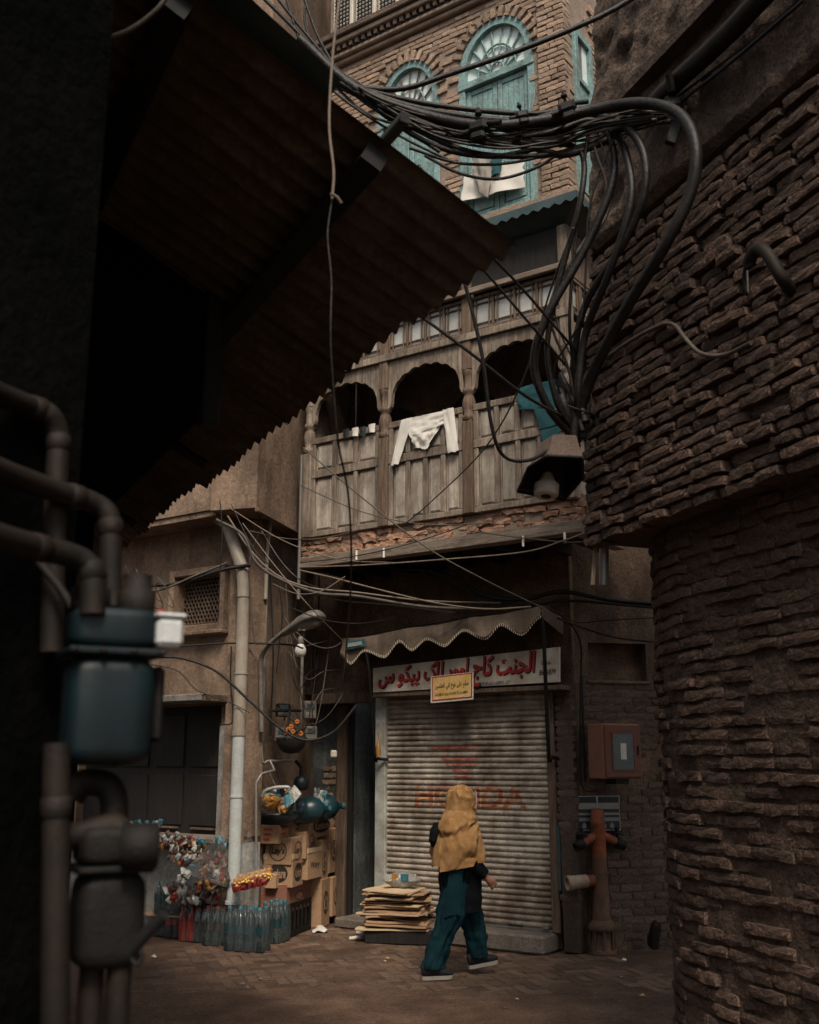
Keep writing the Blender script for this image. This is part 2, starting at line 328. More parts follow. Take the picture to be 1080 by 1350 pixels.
# lettering: all text turned into meshes before anything else is in the scene
def shape_arabic(s):
    import unicodedata
    mp = {}
    for cp in list(range(0xFB50, 0xFC00)) + list(range(0xFE70, 0xFF00)):
        d = unicodedata.decomposition(chr(cp)).split()
        if len(d) == 2 and d[0] in ('<initial>', '<medial>', '<final>', '<isolated>'): mp.setdefault(chr(int(d[1], 16)), {})[d[0][1:-1]] = chr(cp)
    out = []
    for i, ch in enumerate(s):
        f = mp.get(ch)
        if not f: out.append(ch); continue
        pj = i > 0 and 'initial' in mp.get(s[i - 1], {}); nj = i + 1 < len(s) and 'final' in mp.get(s[i + 1], {}) and 'initial' in f
        out.append(f.get('medial' if pj and nj else 'final' if pj else 'initial' if nj else 'isolated', ch))
    return ''.join(reversed(out))
def text_geo(body, bold=0.0, shear=0.0):
    c = bpy.data.curves.new('t', 'FONT'); c.body = body; c.offset = bold; c.shear = shear; c.resolution_u = 4
    o = bpy.data.objects.new('t', c); COL.objects.link(o); dg = bpy.context.evaluated_depsgraph_get()
    me = bpy.data.meshes.new_from_object(o.evaluated_get(dg)); vs = [v.co.copy() for v in me.vertices]; fs = [tuple(p.vertices) for p in me.polygons]
    bpy.data.objects.remove(o); bpy.data.curves.remove(c); bpy.data.meshes.remove(me)
    x0 = min(v.x for v in vs); x1 = max(v.x for v in vs); y0 = min(v.y for v in vs); y1 = max(v.y for v in vs)
    return [Vector(((v.x - x0) / (x1 - x0), (v.y - y0) / (y1 - y0), 0)) for v in vs], fs
TX = {}
for key, body, bold, sh in (('sign', shape_arabic('الجنت کاج اوور لاک پیکو س'), .022, .15), ('sign_fat', shape_arabic('الجنت کاج اوور لاک پیکو س'), .032, .15),
        ('ayat', shape_arabic('سلم على نوح في العلمين'), .012, 0), ('salam', 'SALAMUN ALA NUHIN FIL ALAMIN', .012, 0),
        ('phone', '0308-6216893-37', .01, .2), ('tel1', '0310-', .012, .15), ('tel2', '8616879', .012, .15), ('honda', 'HONDA', .03, 0), ('lays', "Lay's", .025, .15), ('kurkure', 'Kurkure', .03, .2),
        ('wavy', 'Wavy', .02, .1), ('coke', 'Cola', .02, .2), ('sp', 'Sprite', .02, .1)):
    TX[key] = text_geo(body, bold, sh)
def letter(name, key, m, mx, w, h, parent, lift=.003):
    vs, fs = TX[key]; mb = MB(); mb.add([(v.x * w, v.y * h, lift) for v in vs], fs, False, mx); return obj(name, mb, m, parent)

# ------------------------------------------------------------------ bricks
def brick_mesh(name, L, Hh, D, seed, m, rough=.12, nx=4):
    r = random.Random(seed); idx = {}; NX, NZ = nx, 2; vs = []; fs = []
    sk = r.uniform(-.12, .12)
    def vid(i, j, k):
        if (i, j, k) not in idx:
            x = (i / NX - .5) * L; y = j * D; z = (k / NZ - .5) * Hh
            front = j == 0
            if front:
                e = (i in (0, NX)) + (k in (0, NZ)); q = rough * Hh
                y += Hh * (.02 + .45 * rough) * e * r.uniform(.2, 1.4) + sk * x * .2; x *= .985; z *= .97
                x += r.uniform(-q, q) * 1.6; z += r.uniform(-q, q); y += r.uniform(-q, q) * .6
            idx[(i, j, k)] = len(vs); vs.append((x, y, z))
        return idx[(i, j, k)]
    for i in range(NX):
        for k in range(NZ):
            fs.append((vid(i, 0, k), vid(i + 1, 0, k), vid(i + 1, 0, k + 1), vid(i, 0, k + 1)))
        fs.append((vid(i, 0, NZ), vid(i + 1, 0, NZ), vid(i + 1, 1, NZ), vid(i, 1, NZ)))
        fs.append((vid(i, 1, 0), vid(i + 1, 1, 0), vid(i + 1, 0, 0), vid(i, 0, 0)))
    for k in range(NZ):
        fs.append((vid(0, 1, k), vid(0, 0, k), vid(0, 0, k + 1), vid(0, 1, k + 1)))
        fs.append((vid(NX, 0, k), vid(NX, 1, k), vid(NX, 1, k + 1), vid(NX, 0, k + 1)))
    mb = MB(); mb.add(vs, fs, False); return meshof(mb, name, m)
def brick_set(m, L, Hh, D, rough=.12, n=8, name='brick', nx=4): return [brick_mesh(name, L, Hh, D, 100 + i, m, rough, nx) for i in range(n)]
def inside(poly, x, y):
    c = False; j = len(poly) - 1
    for i in range(len(poly)):
        (x1, y1), (x2, y2) = poly[i], poly[j]
        if (y1 > y) != (y2 > y) and x < (x2 - x1) * (y - y1) / (y2 - y1) + x1: c = not c
        j = i
    return c
ROOF_MASK = [(672, 318), (350, 0), (0, 0), (0, 900), (165, 720), (300, 665), (410, 570), (560, 450), (620, 385)]
RIGHT_MASK = [(785, 0), (1080, 0), (1080, 1350), (868, 1350), (866, 760), (786, 665)]
def visible(p, masks=()):
    q = proj(p)
    if not q or not (-6 < q[0] < 1086 and -6 < q[1] < 1356): return 0
    for k in masks:
        if inside(k, q[0], q[1]): return 0
    return 1 / q[2] ** 2
def lay_bricks(parent, items, variants, nmax, masks=(), name='brick', mname=None):
    # items: world matrices; the nmax that show largest become parts, the rest one mass
    sc_ = sorted(((visible(mx.translation, masks) * mx.to_scale().x * rng.uniform(.98, 1.02), i) for i, mx in enumerate(items)), reverse=True)
    top = {i for s_, i in sc_[:nmax] if s_ > 0}; rest = MB()
    for i, mx in enumerate(items):
        me = variants[rng.randrange(len(variants))]
        if i in top: piece(name, me, mx, parent)
        else: rest.add([v.co for v in me.vertices], [tuple(p.vertices) for p in me.polygons], me.polygons[0].use_smooth, mx)
    if rest.v: obj('far_bricks' if name == 'brick' else 'far_' + name + 's', rest, variants[0].materials[0], parent, kind='stuff')
def course_items(fn, a0, a1, z0, z1, L, Hh, joint, skip=None, jit=.01, tilt=.02, var=.15, bond=.5, dj=.012):
    # fn(a, z) -> (point, tangent, outward normal); one matrix per brick in running bond
    out = []; z = z0 + Hh / 2; row = 0
    while z < z1:
        a = a0 - (L * bond if row % 2 else 0) * rng.uniform(.7, 1.2)
        while a < a1:
            l = L * rng.uniform(1 - var, 1 + var); c = a + l / 2
            lo, hi = max(a, a0), min(a + l, a1); a += l + joint
            if hi - lo < .3 * L: continue
            c = (lo + hi) / 2
            zz = z + rng.uniform(-jit, jit)
            if skip and skip(c, zz): continue
            p, t, n = fn(c, zz); t = Vector(t).normalized(); n = Vector(n).normalized(); up = n.cross(t) * -1
            if up.z < 0: up = -up
            mx = Matrix((t, -n, up)).transposed().to_4x4() @ Matrix.Rotation(rng.gauss(0, tilt), 4, 'Y') @ Matrix.Diagonal(((hi - lo) / L, 1, rng.uniform(.88, 1.08), 1))
            mx.translation = Vector(p) + n * rng.gauss(0, dj); out.append(mx)
        z += Hh + joint; row += 1
    return out

# ------------------------------------------------------------------ ground
def gz(x, y): return .013 * noise.noise((x * .9, y * .9, 1)) + .009 * noise.noise((x * 3.1, y * 3.1, 4)) + .004 * noise.noise((x * 8, y * 8, 9))
g = MB()
def gfn(i, j):
    x = -9 + 15 * i; y = 5.5 + 11 * j; return (x, y, gz(x, y) - .006)
g.grid(150, 130, gfn)
far = MB(); far.add([(-90, -90, -.02), (90, -90, -.02), (90, 90, -.02), (-90, 90, -.02)], [(0, 1, 2, 3)])
ground = obj('ground', g, 'dirt', kind='structure'); obj('outer_ground', far, 'dirt', kind='structure')
pav = [meshof(MB().box((-.105, -.05, -.05), (.105, .05, 0), ch=.006), 'paver', 'paver') for _ in range(2)]
def herring(cx, cy, rot, n):
    c, s = math.cos(rot), math.sin(rot); w = .110; out = []
    for i in range(-n, n):
        for j in range(-n, n):
            k = (i + j) % 4                      # cells of a herringbone: 0,1 one lying brick, 2,3 the upright one
            if (i - j) % 4 == 0: q = ((i + 1) * w, (j + .5) * w, 0)
            elif (i - j) % 4 == 3 and (i - (j + 1)) % 4 == 2: q = ((i + .5) * w, (j + 1) * w, 90)
            else: continue
            x, y = q[0] * c - q[1] * s + cx, q[0] * s + q[1] * c + cy
            out.append((x, y, rot + R(q[2])))
    return out
items = []
for x, y, ro in herring(.1, 10.7, R(18), 38):
    d = Vector((x, y, 0)) - O; u_, w_ = d.dot(U), d.dot(W)
    if w_ > (-.02 if (u_ < -2 or u_ > .2) else -.34) or y < 8.4 or x < -2.2 or x > 2.1: continue
    edge = noise.noise((x * .8, y * .8, 3)) * .5
    if y + edge * 1.6 < 9.1: continue
    mx = Matrix.Translation((x, y, -.003 + rng.gauss(0, .0035) + .010 * noise.noise((x * .9, y * .9, 1)))) @ Matrix.Rotation(ro, 4, 'Z') @ Matrix.Rotation(rng.gauss(0, .015), 4, 'X')
    items.append(mx)
lay_bricks(ground, items, pav, 290, name='paver')
def crackstone(px, py, s, m, label):
    p = gnd(px, py); mb = MB()
    mb.grid(6, 6, lambda i, j: p + Vector(((i - .5) * s * 1.4, (j - .5) * s, s * .5 * max(0, 1 - 4 * ((i - .5) ** 2 + (j - .5) ** 2)) + rng.uniform(0, s * .25))))
    obj('litter', mb, m, None, label, 'litter', 'scraps scattered on the lane' if 'tiny scrap or' in label else None)

# ------------------------------------------------------------------ the old brick building on the right
ER = Vector((-.357, .934, 0)).normalized(); NA = Vector((-ER.y, ER.x, 0)) * -1
if NA.x > 0: NA = -NA                               # outward, into the alley
CR = Vector((1.056, 6.2, 0))                        # sharp upper corner
BAT = .068
def up_pt(s, z, d=0): return CR - ER * s + NA * (d - BAT * max(0, z - 3.1)) + Z * z      # the old wall leans back as it rises
rb = thing('brick_building', CR, 'old eroded dark brown brick building with rounded lower corner on the right', 'building')
INS = .16; RC = 1.2; sT = .78
T0 = CR - ER * sT - NA * INS; CC = T0 - NA * RC
def low_pt(a, z):                                   # a>0 along straight part towards camera, a<0 round the corner
    if a >= 0: return T0 - ER * a + Z * z, ER * -1, NA
    th = -a / RC; n = NA * math.cos(th) + ER * math.sin(th); t = NA * math.sin(th) - ER * math.cos(th)
    return CC + n * RC + Z * z, t, n
def rough(p, amp, sc=7): return amp * (noise.noise(p * sc) + .55 * noise.noise(p * sc * 2.7) + .3 * noise.noise(p * sc * 7))
mb = MB()
def lowfn(i, j):
    a = -2.0 + 5.2 * i; z = 3.35 * j - .05; p, t, n = low_pt(a, z); return p + n * rough(p, .018, 5) - n * .018
mb.grid(190, 130, lowfn); obj('lower_wall', mb, 'mortar_dark', rb)
ZB, ZS, ZP = 3.2, 4.9, 5.42
mb = MB()
def upfn(i, j):
    s = 3.2 * i; z = 3.02 + (ZS - 3.02) * j; p = up_pt(s, z); return p + NA * (rough(p, .016, 6) - .035)
mb.grid(110, 70, upfn)
def upend(i, j):
    z = 3.02 + (9.5 - 3.02) * j; p = up_pt(0, z) + (ER * .0 - NA * (1.5 * i)); return p + ER * rough(p, .012, 6)
mb.grid(12, 60, upend, flip=True)
mb.add([up_pt(0, 3.02, -.035), up_pt(3.2, 3.02, -.035), up_pt(3.2, 3.02, -.9), up_pt(0, 3.02, -1.5)], [(0, 1, 2, 3)])
obj('upper_wall', mb, 'mortar_dark', rb)
mb = MB()
def plfn(i, j):
    s = 3.2 * i; z = ZS + (9.5 - ZS) * j; p = up_pt(s, z); q = rough(p, .030, 5)
    hole = 0
    for hs, hz, hr in ((.38, 6.15, .10), (.72, 5.75, .07), (.22, 5.2, .14), (.95, 6.2, .09), (.12, 6.4, .08), (1.25, 5.95, .07)):
        dd = ((s - hs) / 1.3) ** 2 + (z - hz) ** 2
        if dd < hr * hr: hole = max(hole, .07 * (1 - dd / (hr * hr)))
    return p + NA * (q + .03 - hole - (.05 if j < .012 else 0))
mb.grid(150, 190, plfn)
mb.add([up_pt(0, ZS, .02), up_pt(3.2, ZS, .02), up_pt(3.2, ZS, -.05), up_pt(0, ZS, -.05)], [(0, 1, 2, 3)])
obj('plastered_upper_wall', mb, 'plaster_rough', rb)
# long body of the house, towards and past the camera
mb = MB(); fr = frame(CR - ER * 3.2, -ER)
mb.box((0, -3.0 if fr.to_3x3().col[1].dot(NA) > 0 else 3.0, 0), (9, 0, 9.5), fr); obj('side_wall', mb, 'wall_brown', rb)
mb = MB(); q = [up_pt(0.02, 9.5, 0), up_pt(3.2, 9.5, 0), up_pt(3.2, 9.5, -3), up_pt(0.02, 9.5, -3)]; mb.add(q, [(0, 1, 2, 3)])
mb.add([up_pt(-.0, 3.02, -1.5), up_pt(-.0, 3.02, -4.5), up_pt(-.0, 9.5, -4.5), up_pt(-.0, 9.5, -1.5)], [(0, 1, 2, 3)]); obj('roof_slab', mb, 'wall_brown', rb)
vb = brick_set('old_brick', .235, .050, .11, .12, 12)
items = course_items(lambda a, z: (up_pt(a, z, .014), ER * -1, NA), -.02, 2.6, 3.0, ZS - .02, .245, .048, .019, jit=.005, tilt=.025, var=.35, dj=.012,
                     skip=lambda a, z: noise.noise((a * 2, z * 3, 7)) > .7)
nup = len(items)
low = course_items(lambda a, z: (low_pt(a, z)[0] + low_pt(a, z)[2] * -.002, low_pt(a, z)[1], low_pt(a, z)[2]), -1.75, 2.2, .02, 3.1, .225, .050, .018, jit=.005, tilt=.025, var=.35, dj=.010,
                   skip=lambda a, z: noise.noise((a * 1.7, z * 2.2, 2)) + .5 * noise.noise((a * 5, z * 7, 5)) > .62)
lay_bricks(rb, items + low, vb, 300, [[(0, 0), (760, 0), (760, 1350), (0, 1350)]])
# projecting string course, pipe and fittings on that wall
mb = MB(); mb.box((0, 0, 0), (2.6, .10, .07), facing(up_pt(0.5, ZP + .25, -.02), -ER, NA) if False else frame(up_pt(0.45, ZP + .28, 0.02), -ER) @ Matrix.Scale(1 if frame((0,0,0), -ER).to_3x3().col[1].dot(NA) > 0 else -1, 4, (0, 1, 0)))
obj('ledge', mb, 'plaster_rough', rb)
mb = MB(); mb.tube([up_pt(.78 + .2 * k, ZP + .012 * math.sin(k * 1.3) , .12) for k in range(14)], .055, 10)
obj('wall_pipe', mb, 'gas_pipe', None, 'thick dark pipe running along the top of the right brick wall', 'pipe')

# ------------------------------------------------------------------ the townhouse with the shop
th = thing('townhouse', fw(-.8, 0, 0), 'tall brick townhouse with carved wooden balcony above a shuttered shop', 'building')
def fbox(name, a, b, m, parent=None, ch=0.0): return obj(name, MB().box(a, b, MF, ch), m, parent or th)
fbox('lintel_wall', (-3.12, 0, 2.52), (.36, .3, 4.04), 'wall_brown')
fbox('pillar', (.19, -.05, 0), (.36, .3, 2.52), 'wall_brick', ch=.01)
SD = Vector((.975, .222, 0)).normalized(); SO = fw(.35, .06, 0); MS = frame(SO, SD); SN = Vector((-SD.y, SD.x, 0))   # bay wall right of the shop: x along it, y into it
def S(px, py, d=0.0):                    # (x, z) on the bay wall, d metres in front of it
    r = ray(px, py); k = (SO.dot(SN) - d) / (r.x * SN.x + r.y * SN.y); p = Vector((0, 0, EYE)) + r * k; return (p - SO).dot(SD), p.z
na, nb = S(777, 897), S(851, 849)
mb = MB(); mb.box((0, 0, 0), (2.6, .4, na[1]), MS); mb.box((0, 0, nb[1]), (2.6, .4, 4.9), MS); mb.box((0, 0, na[1]), (na[0], .4, nb[1]), MS); mb.box((nb[0], 0, na[1]), (2.6, .4, nb[1]), MS)
mb.box((na[0], .14, na[1]), (nb[0], .4, nb[1]), MS); obj('side_bay_wall', mb, 'wall_brown', th)
obj('niche_sill', MB().box((na[0] - .03, -.03, na[1] - .03), (nb[0] + .03, -.002, na[1]), MS, .005), 'wall_brown', th)
mb = MB(); mb.box((-3.3, .30, 0), (-2.58, .5, 2.52), MF); mb.box((-2.72, .5, 0), (-2.58, 1.5, 2.7), MF); mb.box((-2.58, 1.5, 0), (-1.9, 1.6, 2.7), MF); mb.box((-2.03, .02, 0), (-1.93, 1.5, 2.52), MF)
obj('doorway_wall', mb, 'plaster_blue', th)
fbox('doorway_floor', (-2.575, -.05, 0), (-2.04, 1.5, .10), 'concrete', ch=.015)
fbox('door_lintel', (-2.95, -.05, 2.40), (-2.035, .02, 2.52), 'wood_brown', ch=.01)
fbox('door_post', (-2.80, .22, 0), (-2.66, .297, 2.398), 'wood_brown', ch=.01)
fbox('door_post', (-2.64, .24, 0), (-2.582, .297, 2.398), 'wood_dark', ch=.005)
mb = MB(); mb.tube([fw(-2.30, .55, .1), fw(-2.18, .6, 2.1)], .035, 6); obj('leaning_pole', mb, 'wood_brown', None, 'brown wooden pole leaning in the dark doorway beside the shutter', 'pole')
fbox('leak_backing', (-1.925, .32, 0), (.355, .42, 4.0), 'black')  # black panel added behind the shutter to stop light leaking through
fbox('shop_step', (-1.98, -.32, 0), (.115, .10, .165), 'concrete', ch=.02)
fbox('shutter_post', (-2.025, -.07, .165), (-1.885, -.004, 2.50), 'post_pale', ch=.008)
fbox('shutter_post', (.075, -.06, .165), (.16, -.004, 2.50), 'wood_brown', ch=.008)
fbox('blue_stripe', (.163, -.058, .55), (.188, -.003, 1.15), 'blue_paint')
vb2 = brick_set('wall_brick', .215, .058, .05, .06, 6)
it = course_items(lambda a, z: (SO + SD * a + SN * -.010 + Z * z, SD, -SN), .05, 1.5, .02, na[1] - .05, .215, .060, .014, jit=.003, tilt=.01, var=.04, dj=.002, skip=lambda a, z: noise.noise((a * 1.5, z * 1.5, 3)) > .35)
it += course_items(lambda a, z: (fw(a, -.052, z), U, -W), .195, .355, .02, 2.5, .16, .06, .014, jit=.003, tilt=.01, var=.04, dj=.003, skip=lambda a, z: noise.noise((a * 1.5, z * 2.5, 3)) > .1)
lay_bricks(th, it, vb2, 90, [RIGHT_MASK])
vbl = brick_set('pale_brick', .16, .055, .05, .1, 4)
it = course_items(lambda a, z: (fw(a, .288, z), U, -W), -3.02, -2.82, 1.05, 1.75, .10, .055, .02, jit=.004, tilt=.03, var=.2, dj=.004, skip=lambda a, z: noise.noise((a * 3, z * 3, 3)) > .25)
lay_bricks(th, it, vbl, 20)

# roller shutter: slats with a rolled profile
SP = .0575; SH0 = .185; NS = 40
def slat_off(t): return -.016 * math.sin(math.pi * min(1, max(0, (t - .16) / .84))) ** .7 if t > .16 else .004
sh = thing('roller_shutter', fw(-.9, -.02, SH0), 'closed corrugated metal roller shutter with faded red lettering', 'shutter')
ts = [0, .05, .15, .17, .25, .4, .58, .75, .9, 1.0]
prof = [(-.02 + slat_off(t), t * SP) for t in ts]
for k in range(NS):
    mb = MB(); z0 = SH0 + k * SP
    vs = []
    nseg = 10
    for i in range(nseg + 1):
        u = -1.885 + 1.96 * i / nseg; dz = .0016 * noise.noise((u * 2, k * .7, 0)); dw = .005 * noise.noise((u * 1.1, k * .31, 5))
        for w_, z_ in prof: vs.append((u, w_ + dw, z0 + z_ + dz))
    n = len(prof); fs = [(i * n + j, (i + 1) * n + j, (i + 1) * n + j + 1, i * n + j + 1) for i in range(nseg) for j in range(n - 1)]
    mb.add(vs, fs, False, MF); obj('slat', mb, 'slat', sh)
fb = MB().box((-1.885, -.05, .168), (.075, -.012, .186), MF); obj('bottom_bar', fb, 'metal_grey', sh)
mb = MB(); mb.tube([fw(-.38, -.05, .20), fw(-.38, -.085, .205), fw(-.25, -.085, .205), fw(-.25, -.05, .20)], .009, 6); obj('handle', mb, 'iron', sh)
mb = MB(); mb.box((-.005, -.09, .19), (.05, -.04, .24), MF, .008); obj('padlock', mb, 'lamp_grey', sh)
def shutter_print(name, polys_vs, fs, m, lift):   # flat outlines cut along the slat profile and laid on it
    bm = bmesh.new(); vv = [bm.verts.new((v[0], 0, v[1])) for v in polys_vs]
    for f in fs:
        try: bm.faces.new([vv[i] for i in f])
        except ValueError: pass
    z0 = min(v[1] for v in polys_vs); z1 = max(v[1] for v in polys_vs)
    k = int((z0 - SH0) / SP)
    while SH0 + k * SP < z1:
        for t in ts[:-1]:
            zz = SH0 + (k + t) * SP
            if z0 < zz < z1: bmesh.ops.bisect_plane(bm, geom=bm.verts[:] + bm.edges[:] + bm.faces[:], plane_co=(0, 0, zz), plane_no=(0, 0, 1))
        k += 1
    dele = []
    for f in bm.faces:
        t = ((f.calc_center_median().z - SH0) / SP) % 1
        if t < .17: dele.append(f)
    bmesh.ops.delete(bm, geom=dele, context='FACES')
    for v in bm.verts:
        t = ((v.co.z - SH0) / SP) % 1; kk = math.floor((v.co.z - SH0) / SP)
        v.co.y = -.02 + (slat_off(t) if t > .165 else slat_off(.17)) - lift + .005 * noise.noise((v.co.x * 1.1, kk * .31, 5))
    bm.verts.index_update(); mb = MB(); mb.add([v.co for v in bm.verts], [[v.index for v in f.verts] for f in bm.faces], False, MF); bm.free(); return obj(name, mb, m, sh)
vs, fs = TX['honda']
a0 = F(548, 1062, -.03); a1 = F(694, 1036, -.03)
for nm, m, dx, dz, lift in (('lettering_shadow', 'honda_orange', .012, -.02, .0035), ('lettering', 'honda_red', 0, 0, .0055)):
    shutter_print(nm, [(a0.x + dx + v.x * (a1.x - a0.x), a0.z + dz + v.y * (a1.z - a0.z)) for v in vs], fs, m, lift)
wing = []; wf = []
for k, (x0, x1, y, h) in enumerate(((578, 632, 1003, 5), (562, 632, 1000 - 12, 4), (584, 634, 1010, 4), (594, 622, 1019, 5), (596, 624, 1026, 3))):
    p0 = F(x0, y, -.03); p1 = F(x1, y, -.03); hh = h / 126; b = len(wing)
    wing += [(p0.x, p0.z + hh), (p1.x, p0.z + hh), (p1.x - .05, p0.z), (p0.x + .09, p0.z)]; wf.append((b, b + 1, b + 2, b + 3))
shutter_print('wing_mark', wing, wf, 'honda_red', .0045)

# ------------------------------------------------------------------ balcony storey
bal = thing('balcony', fw(-.8, -.9, 3.8), 'weathered carved wooden balcony with arched openings above the shop', 'balcony')
B0, B1, BW = -2.45, .93, -.9
def bb(name, a, b, m='wood_grey', ch=.006, parent=None): return obj(name, MB().box(a, b, MF, ch), m, parent or bal)
bb('edge_beam', (B0, BW - .03, 3.82), (B1, BW + .12, 3.94), 'wood_along')
bb('edge_beam', (B1 - .12, BW + .125, 3.82), (B1, .1, 3.94), 'wood_along')
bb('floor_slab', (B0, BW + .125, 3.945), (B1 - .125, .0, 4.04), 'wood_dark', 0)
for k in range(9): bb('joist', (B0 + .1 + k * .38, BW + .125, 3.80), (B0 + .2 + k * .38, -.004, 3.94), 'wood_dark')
mb = MB(); mb.box((B0 + .04, BW + .03, 3.942), (B1 - .03, BW + .12, 4.14), MF); mb.box((B1 - .12, BW + .125, 3.942), (B1 - .03, .1, 4.14), MF); obj('brick_bedding', mb, 'pale_mortar', bal)
vb3 = brick_set('red_brick', .19, .058, .09, .2, 8)
it = course_items(lambda a, z: (fw(a, BW + .01, z), U, -W), B0, B1, 3.945, 4.16, .19, .058, .012, jit=.010, tilt=.06, var=.4, dj=.012, skip=lambda a, z: rng.random() < .06)
it += course_items(lambda a, z: (fw(B1 - .01, a, z), W, U), BW + .02, .05, 3.945, 4.16, .19, .058, .012, jit=.012, tilt=.08, var=.4, dj=.015)
lay_bricks(bal, it, vb3, 80, [ROOF_MASK, RIGHT_MASK])
def panelled(u0, u1, w, frm=None, nlow=3, nup=3, z0=4.15, z1=5.28, zm=4.86):
    mf = frm or MF
    def pb(nm, a, b, ch=.006): return obj(nm, MB().box(a, b, mf, ch), 'wood_grey', bal)
    st = .055
    pb('rail', (u0, w - .025, z1 - .07), (u1, w + .045, z1)); pb('rail', (u0, w - .028, zm - .045), (u1, w + .03, zm + .045)); pb('rail', (u0, w - .028, z0), (u1, w + .03, z0 + .06))
    for n_, a, b in ((nlow, z0 + .06, zm - .045), (nup, zm + .045, z1 - .07)):
        pw = (u1 - u0 - st) / n_
        for k in range(n_ + 1): pb('stile', (u0 + k * pw, w - .022, a + .001), (u0 + k * pw + st, w + .028, b - .001))
        for k in range(n_):
            x0, x1 = u0 + k * pw + st, u0 + (k + 1) * pw
            mb = MB(); mb.box((x0, w + .014, a), (x1, w + .024, b), mf)
            fx0, fx1, fa, fb_ = x0 + .03, x1 - .03, a + .035, b - .035      # raised field with sloping sides
            if fx1 > fx0:
                mb.add([(x0 + .012, w + .0135, a + .014), (x1 - .012, w + .0135, a + .014), (x1 - .012, w + .0135, b - .014), (x0 + .012, w + .0135, b - .014),
                        (fx0, w - .002, fa), (fx1, w - .002, fa), (fx1, w - .002, fb_), (fx0, w - .002, fb_)],
                       [(0, 1, 5, 4), (1, 2, 6, 5), (2, 3, 7, 6), (3, 0, 4, 7), (4, 5, 6, 7)], False, mf)
            obj('panel', mb, 'wood_pale', bal)
posts = [-2.36, -1.31, -.26, .86]
panelled(posts[0] + .05, posts[1] - .06, BW, nlow=3, nup=3); panelled(posts[1] + .06, posts[2] - .06, BW, nlow=4, nup=4); panelled(posts[2] + .06, posts[3] - .06, BW, nlow=4, nup=4)
MR = Matrix.Translation(fw(.86, 0, 0) - fw(0, 0, 0)) @ MF @ Matrix.Rotation(R(90), 4, 'Z')      # return side: x runs into the house
panelled(BW + .07, .0, 0, MR, 3, 3)
for k, pu in enumerate(posts):
    mb = MB(); c = fw(pu, BW + .005, 0)
    mb.box((pu - .06, BW - .05, 4.145), (pu + .06, BW + .07, 5.12), MF, .012)
    mb.lathe([(.058, 5.12), (.07, 5.14), (.07, 5.17), (.05, 5.19), (.062, 5.24), (.072, 5.30), (.06, 5.36), (.046, 5.40), (.066, 5.42), (.066, 5.45), (.045, 5.48), (.048, 5.60), (.06, 5.62), (.06, 5.66)], c, 14)
    mb.box((pu - .055, BW - .045, 5.66), (pu + .055, BW + .06, 6.95), MF, .01)
    obj('post', mb, 'wood_brown' if k in (1, 2) else 'wood_grey', bal)
def cusped(u0, u1, zs, zt, n=9):          # lobed arch line from left to right
    pts = []; cx, hw, hh = (u0 + u1) / 2, (u1 - u0) / 2, zt - zs
    for k in range(n):
        t0 = math.pi * (1 - k / n); t1 = math.pi * (1 - (k + 1) / n)
        for q in range(7):
            t = t0 + (t1 - t0) * q / 6; r_ = 1 + .07 * math.sin(math.pi * q / 6)
            pts.append((cx + hw * math.cos(t) * min(1, r_) , zs + hh * (math.sin(t) ** .8 if math.sin(t) > 0 else 0) * r_))
    return pts
def arch_bay(u0, u1, frm=None, w=BW):
    lo = cusped(u0 + .04, u1 - .04, 5.50, 5.83); lo = [(u0, 5.42)] + [(u0 + .03, 5.46)] + lo + [(u1 - .03, 5.46)] + [(u1, 5.42)]
    hi = [(p[0], 5.97) for p in lo]
    mb = MB(); mb.strip(lo, hi, (w - .02, w + .03), frm or MF); obj('cusped_arch', mb, 'wood_grey', bal)
for k in range(3): arch_bay(posts[k] + .055, posts[k + 1] - .055)
arch_bay(BW + .06, -.1, MR, 0)
bb('lintel', (posts[0] - .05, BW - .06, 5.972), (posts[3] + .06, BW - .046, 6.05), 'wood_grey'); bb('lintel', (posts[0], BW - .045, 5.972), (posts[3], BW + .06, 6.05), 'wood_grey')
bb('cornice_board', (posts[0] - .05, BW - .10, 6.46), (posts[3] + .1, BW - .047, 6.52), 'wood_along')
def lattice(u0, u1, frm=None, w=BW, z0=6.06, z1=6.45):
    mf = frm or MF
    def lb(nm, a, b, m='wood_brown', par=bal): return obj(nm, MB().box(a, b, mf, .004), m, par)
    n = max(2, round((u1 - u0) / .24)); pw = (u1 - u0) / n
    fr_ = lb('lattice_frame', (u0, w - .02, z0), (u1, w + .02, z0 + .035)); lb('lattice_frame', (u0, w - .02, z1 - .035), (u1, w + .02, z1))
    for k in range(n + 1): lb('lattice_bar', (u0 + k * pw - .014, w - .018, z0 + .036), (u0 + k * pw + .014, w + .018, z1 - .036))
    for k in range(n):
        x0, x1 = u0 + k * pw + .014, u0 + (k + 1) * pw - .014
        for xx in (x0 + .035, x1 - .035): lb('lattice_bar', (xx - .007, w - .012, z0 + .037), (xx + .007, w + .010, z1 - .037))
        for zz in (z0 + .085, z1 - .085): lb('lattice_bar', (x0, w - .009, zz - .007), (x1, w + .008, zz + .007))
        lb('pane', (x0, w + .012, z0 + .036), (x1, w + .016, z1 - .036), 'dull_pane')
for k in range(3): lattice(posts[k] + .056, posts[k + 1] - .056)
lattice(BW + .06, -.1, MR, 0)
for k in range(3): bb('upper_panel', (posts[k] + .056, BW + .0, 6.53), (posts[k + 1] - .056, BW + .04, 6.96), 'wood_dark')
bb('upper_panel', (.84, BW + .06, 6.06 + .4), (.88, 0, 6.96), 'wood_brown')
mb = MB(); mb.box((B0 + .1, -.05, 4.05), (.80, .0, 6.96), MF); mb.box((B0 + .02, BW + .05, 5.3), (B0 + .08, -.05, 6.96), MF); obj('inner_wall', mb, 'wall_brown', bal)
